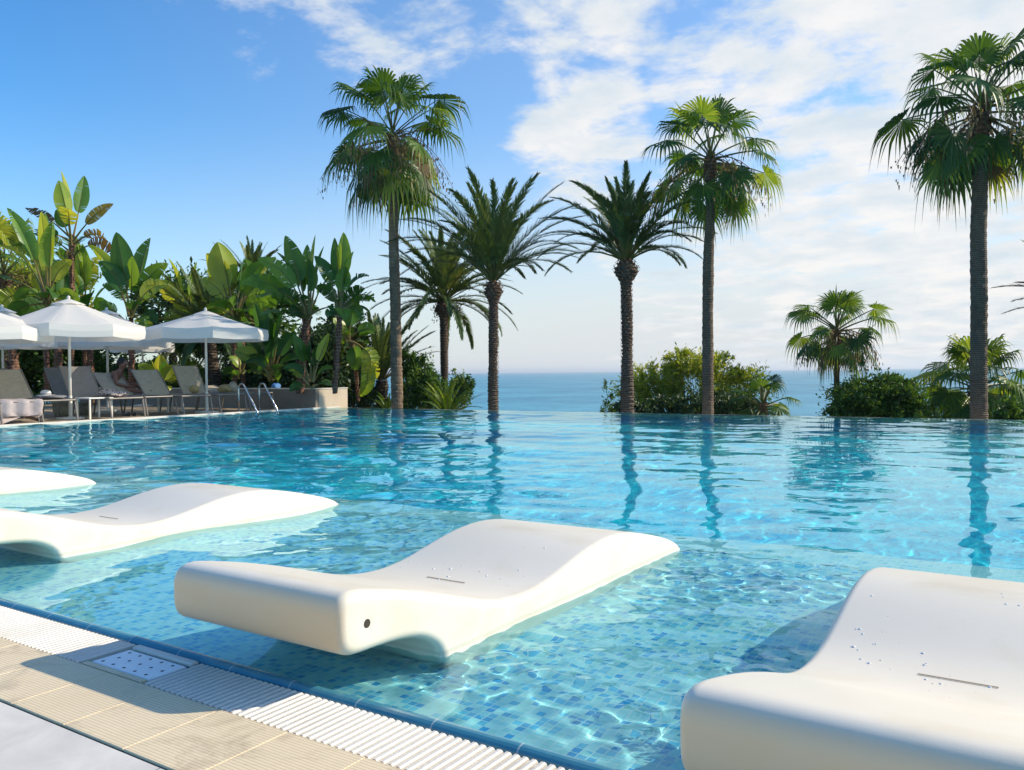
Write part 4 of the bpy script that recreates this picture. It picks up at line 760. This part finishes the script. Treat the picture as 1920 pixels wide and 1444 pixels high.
for (x0, y0, y1, d, rr, lab, sd) in [(133, 740, 560, 27.5, .10, 'brown stem directly under the tallest paddle leaves', 1), (110, 745, 560, 27, .12, 'dark bare trunk between the two left umbrellas', 2), (27, 745, 640, 26, .13, 'stout bare trunk near the far left pole', 3), (172, 745, 640, 27.5, .09, 'thin reddish trunk under the rear umbrella', 4), (457, 745, 640, 24, .06, 'slender reddish trunk behind the ladder', 5)][1:]:
    b_ = at(x0, y0, d); b_[2] = -.1; tp = at(x0-4, y1, d); t = thing('palm_trunk', b_, lab, 'tree trunk', 'bare trunks behind the sunbeds'); g = Geo(); ringed_trunk(g, b_, tp, rr, rr*.85, seed=sd, step=.05, saw=.14, n=14); g.build('trunk', M['trunkr'], t)
    g = Geo(); rx = np.random.RandomState(sd); nn = 50; q = rx.rand(nn)[:, None]; an_ = rx.rand(nn)*6.28; o_ = np.stack([np.cos(an_), np.sin(an_), np.zeros(nn)], -1); B = b_+(tp-b_)*q; s_ = np.stack([-o_[:, 1], o_[:, 0], o_[:, 2]], -1)*.05
    g.strips(np.stack([B+o_*rr*.9-ZUP*.06, B+o_*rr*1.2+ZUP*.05, B+o_*rr*1.6+ZUP*.12], 1), np.stack([s_, s_*.7, s_*.1], 1), rx.rand(nn)); tag(g.build('frond_stubs', M['trunkr'], t), kind='stuff')

# ---- raised planter
t = thing('planter', (-19*U, 18*U, 0), 'cream rendered raised planter with a thin pale cap at the pool corner', 'planter')
px0, px1, py0, py1, ph_ = -31*U, XL, 17.44*U, 18.75*U, .56*U
g = Geo(); g.box(((px0+px1)/2, py0+.06, ph_/2-.15), (px1-px0, .12, ph_+.3)); tag(g.build('wall', M['taupe'], t), 'front wall of the planter in a darker tone'); g = Geo(); g.box((px1-.06, (py0+.12+py1)/2, ph_/2-.15), (.12, py1-py0-.12, ph_+.3)); g.box(((px0+px1)/2-.06, py1-.06, ph_/2-.15), (px1-px0-.12, .12, ph_+.3)); g.build('wall', M['render'], t)
g = Geo(); g.box(((px0+px1)/2, py0+.07, ph_+.0125), (px1-px0+.03, .17, .025), bev=.004); g.box((px1-.068, (py0+py1)/2+.08, ph_+.0125), (.166, py1-py0-.14, .025), bev=.004); g.build('coping', M['coping'], t)
g = Geo(); g.box(((px0+px1)/2-.06, (py0+py1)/2, ph_-.09), (px1-px0-.24, py1-py0-.24, .05)); g.build('soil', M['soil'], t)

# ---- umbrellas
def umbrella(px, X=None, d=None, apex=2.75, half=1.62, rot=0, label='', pole_h=None, eave=2.0):
    if X is not None: r_ = ray(px, 700); s_ = X/r_[0]; P = A(X, r_[1]*s_, 0)*1.0; P = A(X*U, r_[1]*s_*U, 0)
    else: P = at(px, 700, d); P[2] = 0
    t = thing('parasol', P, label, 'umbrella', 'white canvas umbrellas over the sunbeds'); ap = apex*U; ev = eave*U; hf = half*U
    g = Geo(); K = 8; th_ = rot+np.arange(K)*2*PI/K
    def ring(rad, z, sagm, n_sub=4):
        P_ = []
        for k in range(K):
            a_, b_ = A(math.cos(th_[k]), math.sin(th_[k]), 0), A(math.cos(th_[(k+1) % K]), math.sin(th_[(k+1) % K]), 0)
            for j in range(n_sub):
                q = j/n_sub; p = (a_*(1-q)+b_*q)*rad; P_.append(P+p+ZUP*(z-sagm*math.sin(PI*q)))
        return np.array(P_)
    rr = np.linspace(.14, 1, 7); R_ = [ring(hf*q, ev+(ap-.06-ev)*(1-q)**1.12, .035*q) for q in rr]; g.loft(np.array(R_), .5, cap=False)
    cn = g.build('canopy', M['canvas'], t, smooth=True)
    g = Geo(); g.loft(np.array([ring(hf*1.0, ev-.001, .035), ring(hf*1.012, ev-.12, .03), ring(hf*1.0, ev-.235, .022)]), .5, cap=False); g.build('valance', M['canvas'], cn, smooth=False)
    g = Geo(); g.loft(np.array([ring(hf*.23, ap-.172, -.02), ring(hf*.15, ap-.122, -.01), ring(hf*.05, ap-.068, 0), ring(.012, ap-.05, 0)]), .5, cap=False); g.build('vent_cap', M['canvas'], cn, smooth=True)
    g = Geo(); g.tube([P+ZUP*.0, P+ZUP*(ap-.04)], .026, 14); g.build('pole', M['pole'], t, smooth=True)
    g = Geo(); g.lathe(P+ZUP*(ap-.06), [(.02, 0), (.035, .03), (.03, .055), (.001, .075)], 10); g.build('finial', M['pole'], t, smooth=True)
    for k in range(K):
        g = Geo(); e_ = A(math.cos(th_[k]), math.sin(th_[k]), 0); g.tube([P+ZUP*(ap-.10), P+e_*hf*.5+ZUP*(ev+(ap-.06-ev)*.5**1.12-.02), P+e_*hf*.99+ZUP*(ev-.01)], .009, 6); rb_ = g.build('rib', M['pole'], t)
        g = Geo(); g.tube([P+ZUP*(ev-.12), P+e_*hf*.45+ZUP*(ev+(ap-.06-ev)*.55**1.12-.03)], .007, 6); g.build('strut', M['pole'], rb_)
    g = Geo(); g.lathe(P, [(.0, 0), (.25, 0), (.25, .03), (.05, .045), (.034, .05), (.034, .45), (.0, .46)], 24); g.build('base', M['pole'], t, smooth=False)
    return t
umbrella(387, X=-19.5, apex=2.82, eave=2.24, half=1.64, rot=.25, label='white umbrella nearest the pool ladder, its pole at the deck edge')
umbrella(131, X=-19.9, apex=2.92, eave=2.20, half=1.68, rot=.05, label='largest looking white umbrella over the grey sunbeds')
umbrella(-74, X=-20.2, apex=2.80, eave=2.10, half=1.80, rot=.25, label='white umbrella cut off by the left edge, only its corner showing')
umbrella(202, d=27*U, apex=2.98, eave=2.12, half=1.72, rot=.3, label='shaded white umbrella behind and right of the largest one')
umbrella(6, d=26.5*U, apex=2.95, eave=2.1, half=1.6, rot=.1, label='shaded white umbrella behind and left of the largest one')
umbrella(268, d=31*U, apex=2.5, eave=2.1, half=1.0, rot=.2, label='small white umbrella corner peeping between the two open ones')
# ---- deck sunbeds, foot towards the pool
def sunbed(Y, Xf=-18.95, ang=50, label='', mt='sling', wd=.70, ln=1.42, turn=0):
    P = A(Xf*U, Y*U, 0); t = thing('sunbed', P, label, 'sunbed', 'grey framed sunbeds along the left side of the pool'); h = .40; w2 = wd/2
    ca, sa = math.cos(turn), math.sin(turn)
    def T(x, y, z): return P+A(x*ca-y*sa, x*sa+y*ca, z)
    a_ = math.radians(ang); bl = .74
    for s_ in (-1, 1):
        g = Geo(); g.tube([T(.04, s_*w2, h-.03), T(0, s_*w2, h), T(-ln, s_*w2, h), T(-ln-.55, s_*w2, h-.01)], .019, 8); g.build('side_rail', M['frame'], t)
        for (x_, x2) in ((.0, .09), (-ln-.35, -ln-.45)):
            g = Geo(); g.tube([T(x_, s_*w2, h-.012), T(x2, s_*w2, .0)], .018, 8); g.build('leg', M['frame'], t)
        g = Geo(); g.tube([T(-ln, s_*(w2-.03), h+.02), T(-ln-bl*math.cos(a_), s_*(w2-.03), h+.02+bl*math.sin(a_))], .015, 8); g.build('back_rail', M['frame'], t)
    n_ = 10; yy = np.linspace(-w2+.02, w2-.02, 7)
    S = [[T(x, y, h+.006-.025*math.sin(PI*(y+w2)/wd)-.012*math.sin(PI*k/n_)) for y in yy] for k, x in enumerate(np.linspace(.0, -ln, n_+1))]; S2 = [[p-ZUP*.006 for p in row] for row in S]
    g = Geo(); g.loft(np.array([list(r1)+list(r2)[::-1] for r1, r2 in zip(S, S2)])); g.build('seat', M[mt], t)
    off = A(-math.sin(a_), 0, -math.cos(a_))
    S = [[T(-ln-bl*q*math.cos(a_), y, h+.02+bl*q*math.sin(a_))-A(0, 0, .02*math.sin(PI*(y+w2)/wd)) for y in yy] for q in np.linspace(0, 1, 6)]; S2 = [[p+off*.006 for p in row] for row in S]
    g = Geo(); g.loft(np.array([list(r1)+list(r2)[::-1] for r1, r2 in zip(S, S2)])); g.build('backrest', M[mt], t)
    g = Geo(); g.tube([T(-ln-.10, -w2, h), T(-ln-.10, w2, h)], .013, 6); g.build('cross_bar', M['frame'], t); g = Geo(); g.tube([T(.02, -w2, h-.01), T(.02, w2, h-.01)], .016, 8); g.build('cross_bar', M['frame'], t)
    return t, T
t1, T1 = sunbed(9.35, label='sunbed with a mauve towel hanging over its foot, lowest at the left', mt='slingb')
sunbed(10.15, Xf=-19.0, label='sunbed with a sunlit beige back, second from the left edge', mt='slingb')
sunbed(11.8, label='grey sunbed with a patterned scarf, right of the main umbrella pole', ang=58)
sunbed(12.95, Xf=-19.3, ang=42, label='sunbed with beige stripes of sun across its back, under the seated person', mt='slingb')
sunbed(13.75, Xf=-18.95, ang=48, label='beige sunbed left of the umbrella pole near the ladder', mt='slingb', ln=1.35)
sunbed(14.9, Xf=-19.0, ang=60, label='beige sunbed right of the umbrella pole near the ladder', mt='slingb', ln=1.3)
sunbed(16.2, Xf=-19.4, ang=12, label='flat beige sunbed directly behind the pool ladder', mt='slingb')
sunbed(11.0, Xf=-21.6, ang=55, label='rear grey sunbed, its back left of a dark bag', wd=.75)
sunbed(9.9, Xf=-21.6, ang=55, label='rear grey sunbed whose back is cut by the left edge', wd=.75)
sunbed(12.6, Xf=-21.2, ang=58, label='rear grey sunbed directly behind the main umbrella pole', wd=.7)
# soft goods
def cloth(name, mt, T, x0, x1, w, h, drop, label, cat, seed=0, thick=.012, side=.10):
    r = np.random.RandomState(seed); n = 22; m_ = 17; rows = []
    xs_ = np.linspace(x0, x1, n)
    for i, x in enumerate(xs_):
        row = []
        for j in range(m_):
            q = j/(m_-1)*2-1; y = q*(w/2+side); over = max(0, abs(y)-w/2); yy = math.copysign(min(abs(y), w/2+.02+.02*math.sin(i*.9)), y) if over else y
            z = h-over*1.6; xx = x
            if x > .03: z -= (x-.03)*1.0; xx = .05+.035*math.sin(j*1.3+i*.15)
            row.append(T(xx, yy, z+.006*math.sin(j*1.1+i*.7)))
        rows.append(row)
    S = np.array(rows); V = np.concatenate([S, (S-ZUP*thick*.5)[:, ::-1]], 1); g = Geo(); g.loft(V); o = g.build(name, M[mt], smooth=True, origin=T(0, 0, h)); return tag(o, label, cat)
cloth('towel', 'towel', T1, -1.1, .30, .72, .425, .3, 'mauve towel draped over the foot end of the lowest left sunbed', 'towel', 3)
def blob(name, mt, c, size, label, cat, seed, group=None, nz=.12, flat=0):
    r = np.random.RandomState(seed); g = Geo(); th_ = np.linspace(0, 2*PI, 19)[:-1]; fr = r.uniform(0, 6.28, 6); V = []
    for q in np.linspace(.02, PI-.02, 11):
        V.append([np.array(c)+A(size[0]*math.sin(q)*math.cos(a), size[1]*math.sin(q)*math.sin(a), max(-flat*size[2] if flat else -9, -size[2]*math.cos(q)))*(1+nz*math.sin(3*a+fr[0]+q*2)+nz*.7*math.sin(5*a+fr[1]-q*3)) for a in th_])
    g.loft(np.array(V)); o = g.build(name, M[mt], smooth=True, origin=c); return tag(o, label, cat, group)
def ondeck(px, X, z=0): r_ = ray(px, 700); s_ = X/r_[0]; return A(X*U, r_[1]*s_*U, z)
blob('scarf', 'scarf', ondeck(200, -20.3, .47), (.20, .16, .075), 'patterned scarf bunched up on the grey sunbed', 'scarf', 4, nz=.2)
blob('scarf', 'scarf', ondeck(221, -19.9, .45), (.14, .18, .05), 'tail of patterned cloth hanging off the grey sunbed edge', 'scarf', 5, nz=.25)
blob('towel', 'towely', ondeck(363, -20.6, .50), (.14, .10, .09), 'rolled mustard towel left of the umbrella pole near the ladder', 'towel', 6, 'mustard towels on the beige sunbeds')
blob('towel', 'towely', ondeck(422, -20.5, .50), (.22, .12, .10), 'mustard towel slumped at the bottom of the raised beige back', 'towel', 7, 'mustard towels on the beige sunbeds')
blob('bag', 'slingb', ondeck(436, -20.3, .52), (.13, .12, .13), 'brown round bag next to the slumped mustard towel', 'bag', 8)
blob('towel', 'towelg', ondeck(97, -19.9, .44), (.35, .2, .035), 'dark grey towel lying left of the main umbrella pole', 'towel', 9)
blob('cushion', 'bluec', at(517, 726, 22.5), (.12, .12, .10), 'small blue cushion glimpsed between the ladder rails', 'cushion', 12)
# hat
c = ondeck(85, -20.6, .455); t = thing('sun_hat', c, 'white sun hat resting on the dark grey towel', 'hat'); g = Geo()
g.lathe(c, [(.17, .0), (.175, .012), (.10, .02), (.095, .07), (.07, .105), (.001, .115)], 20); hc_ = g.build('crown', M['straw'], t, smooth=True)
g = Geo(); g.lathe(c+A(0, 0, .022), [(.102, 0), (.100, .025)], 20); g.build('hat_band', M['towelg'], hc_)
# small tables
def side_table(c, label, w=.5, h=.42):
    t = thing('side_table', c, label, 'table', 'small side tables between the sunbeds'); g = Geo(); g.box(c+ZUP*(h-.012), (w, w, .024), bev=.006); g.build('table_top', M['tabletop'], t)
    for sx in (-1, 1):
        for sy in (-1, 1): g = Geo(); g.box(c+A(sx*(w/2-.03), sy*(w/2-.03), (h-.024)/2), (.03, .03, h-.024)); g.build('leg', M['pole'], t)
side_table(ondeck(176, -19.4, 0), 'white topped side table right of the main umbrella pole', .5, .415)
side_table(ondeck(318, -20.9, 0), 'dark shaded side table by the low yellow green plant', .42, .40)
# pots
for i, (px, X, s_, lab) in enumerate([(115, -21.4, 1.0, 'round weathered clay pot under the beige backed sunbed'), (158, -21.8, .8, 'clay pot in shadow behind the side table legs')]):
    c = ondeck(px, X, 0); t = thing('clay_pot', c, lab, 'pot', 'clay pots under the sunbeds'); g = Geo(); g.lathe(c, [(.001, 0), (.13*s_, 0), (.17*s_, .10*s_), (.185*s_, .2*s_), (.17*s_, .27*s_), (.2*s_, .28*s_), (.2*s_, .31*s_), (.165*s_, .31*s_), (.15*s_, .24*s_), (.001, .23*s_)], 22); g.build('pot', M['pot'], t, smooth=True)
    g = Geo(); g.lathe(c, [(.15*s_, .245*s_), (.001, .26*s_)], 16); g.build('soil', M['soil'], t)
# slippers
for i, px in enumerate((238, 249)):
    c = ondeck(px, -19.9, 0.0); t = thing('slipper', c, ('left', 'right')[i]+' one of two dark slippers under the grey sunbed', 'slipper', 'slippers under the sunbed'); g = Geo(); V = []
    for q in np.linspace(0, 1, 9):
        w_ = .042*(.55+.45*math.sin(PI*min(1, q*1.1+.05)))+.004; x_ = -.13+.26*q; V.append([c+A(x_, -w_, .001), c+A(x_, w_, .001), c+A(x_, w_, .024), c+A(x_, -w_, .024)])
    g.loft(np.array(V)); g.build('sole', M['black'], t); g = Geo(); g.tube([c+A(.02, -.045, .02), c+A(.03, 0, .07), c+A(.02, .045, .02)], .012, 8); g.build('strap', M['black'], t)
# ladder
def ladder():
    c = A(-18.9*U, 15.45*U, 0); t = thing('pool_ladder', c, 'steel pool ladder with two curved handrails at the deck edge', 'ladder')
    for k, Y in enumerate((15.12, 15.82)):
        y = Y*U; x0, x1 = -18.98*U, -18.20*U; xm = x0+.10; zt = .76*U; P = [(x0, y, 0), (x0, y, zt*.62)]
        for q in np.linspace(0, 1, 12):
            a_ = PI-q*(PI*.87); P.append((x0+.115+.115*math.cos(a_), y, zt-.115+.115*math.sin(a_)))
        P += [(x1-.02, y, .0), (x1, y, -.5), (x1, y, -1.0)]; P = np.array(P); g = Geo(); g.tube(P, .021, 12); hr_ = g.build('handrail', M['steel'], t, smooth=True)
        g = Geo(); g.lathe((x0, y, 0), [(.05, .0), (.05, .008), (.024, .02)], 16); g.build('flange', M['steel'], hr_)
    for z in (-.3, -.6, -.9): g = Geo(); g.box((-18.2*U, 15.47*U, z), (.08, .57, .025)); g.build('step', M['steel'], t)
ladder()
# ---- person sitting on the sunbed, leaning forward
def person():
    c = ondeck(210, -21.7, .40); t = thing('person', c, 'tanned person sitting hunched forward in the shade on a sunbed', 'person')
    # frame: f forward (towards the pool and right), s sideways
    f = nrm(A(.80, .55, 0)); s_ = A(-f[1], f[0], 0)
    def J(a, b, z): return c+f*a+s_*b+ZUP*z
    pts = {'pel': (J(0, 0, .10), .115), 'bel': (J(.04, 0, .25), .115), 'che': (J(.12, 0, .42), .125), 'nck': (J(.20, 0, .555), .052), 'hd1': (J(.235, 0, .64), .072), 'hd2': (J(.25, 0, .72), .085), 'hd3': (J(.245, 0, .79), .06)}
    seg = [('pel', 'bel'), ('bel', 'che'), ('che', 'nck'), ('nck', 'hd1'), ('hd1', 'hd2'), ('hd2', 'hd3')]
    pts['nose'] = (J(.345, 0, .685), .014); seg.append(('hd2', 'nose'))
    for i, b in ((0, 1), (1, -1)):
        n = str(i)
        for k, v in {'sh': (J(.12, b*.155, .49), .058), 'el': (J(.22, b*.25, .25), .040), 'wr': (J(.42, b*.15, .20), .026), 'pa': (J(.48, b*.13, .20), .028), 'hp': (J(.04, b*.10, .08), .095), 'kn': (J(.44, b*.13, .24 if b > 0 else .13), .060), 'an': (J(.80, b*.12, .05), .036), 'ft': (J(.92, b*.12, .10), .028), 'er': (J(.235, b*.085, .71), .014)}.items(): pts[k+n] = v
        seg += [('che', 'sh'+n), ('sh'+n, 'el'+n), ('el'+n, 'wr'+n), ('wr'+n, 'pa'+n), ('pel', 'hp'+n), ('hp'+n, 'kn'+n), ('kn'+n, 'an'+n), ('an'+n, 'ft'+n), ('hd2', 'er'+n)]
        for q in range(5):
            a_ = (q-2)*.011; L_ = (.045, .062, .07, .065, .052)[q]
            pts[f'f{n}{q}a'] = (J(.51, b*.13+a_*1.3, .195), .0095); pts[f'f{n}{q}b'] = (J(.51+L_*.7, b*.13+a_*1.8, .18), .008); pts[f'f{n}{q}c'] = (J(.51+L_, b*.13+a_*1.9, .155), .007)
            seg += [('pa'+n, f'f{n}{q}a'), (f'f{n}{q}a', f'f{n}{q}b'), (f'f{n}{q}b', f'f{n}{q}c')]
    keys = list(pts); m_ = bpy.data.meshes.new('body'); m_.from_pydata([tuple(pts[k][0]-c) for k in keys], [(keys.index(a), keys.index(b)) for a, b in seg], [])
    o = bpy.data.objects.new('body', m_); COL.objects.link(o); o.parent = t; m_.materials.append(M['skin'])
    md = o.modifiers.new('skin', 'SKIN'); md.use_smooth_shade = True
    for i, k in enumerate(keys): m_.skin_vertices[0].data[i].radius = (pts[k][1], pts[k][1]*(.85 if k in ('bel', 'che', 'pel') else 1)); m_.skin_vertices[0].data[i].use_root = (k == 'pel')
    sb = o.modifiers.new('sub', 'SUBSURF'); sb.levels = 1; sb.render_levels = 2
    g = Geo(); hc = J(.235, 0, .735); V = []
    for q in np.linspace(.02, PI*.62, 9): V.append([hc+f*(-.02)+ZUP*.105*math.cos(q)+(f*math.cos(a)+s_*math.sin(a))*.098*math.sin(q)*(1+.05*math.sin(5*a)) for a in np.linspace(0, 2*PI, 17)[:-1]])
    g.loft(np.array(V)); g.build('hair', M['hair'], t, smooth=True)
    g = Geo(); V = []
    for z, rx, ry, a in ((.0, .13, .17, 0), (.06, .15, .185, 0), (.13, .14, .165, .01), (.19, .125, .15, .02)): V.append([J(a+rx*math.cos(q), ry*math.sin(q), z) for q in np.linspace(0, 2*PI, 21)[:-1]])
    g.loft(np.array(V)); g.build('swimwear', M['trunks'], t, smooth=True)
person()
sc.cycles.volume_bounces = 0; sc.cycles.max_bounces = 10; sc.cycles.transmission_bounces = 6; sc.cycles.transparent_max_bounces = 8; sc.cycles.diffuse_bounces = 3; sc.cycles.glossy_bounces = 4
sc.cycles.use_denoising = True; sc.cycles.sample_clamp_indirect = 8; sc.cycles.sample_clamp_direct = 0; sc.cycles.caustics_reflective = True; sc.cycles.caustics_refractive = True; sc.cycles.blur_glossy = .3
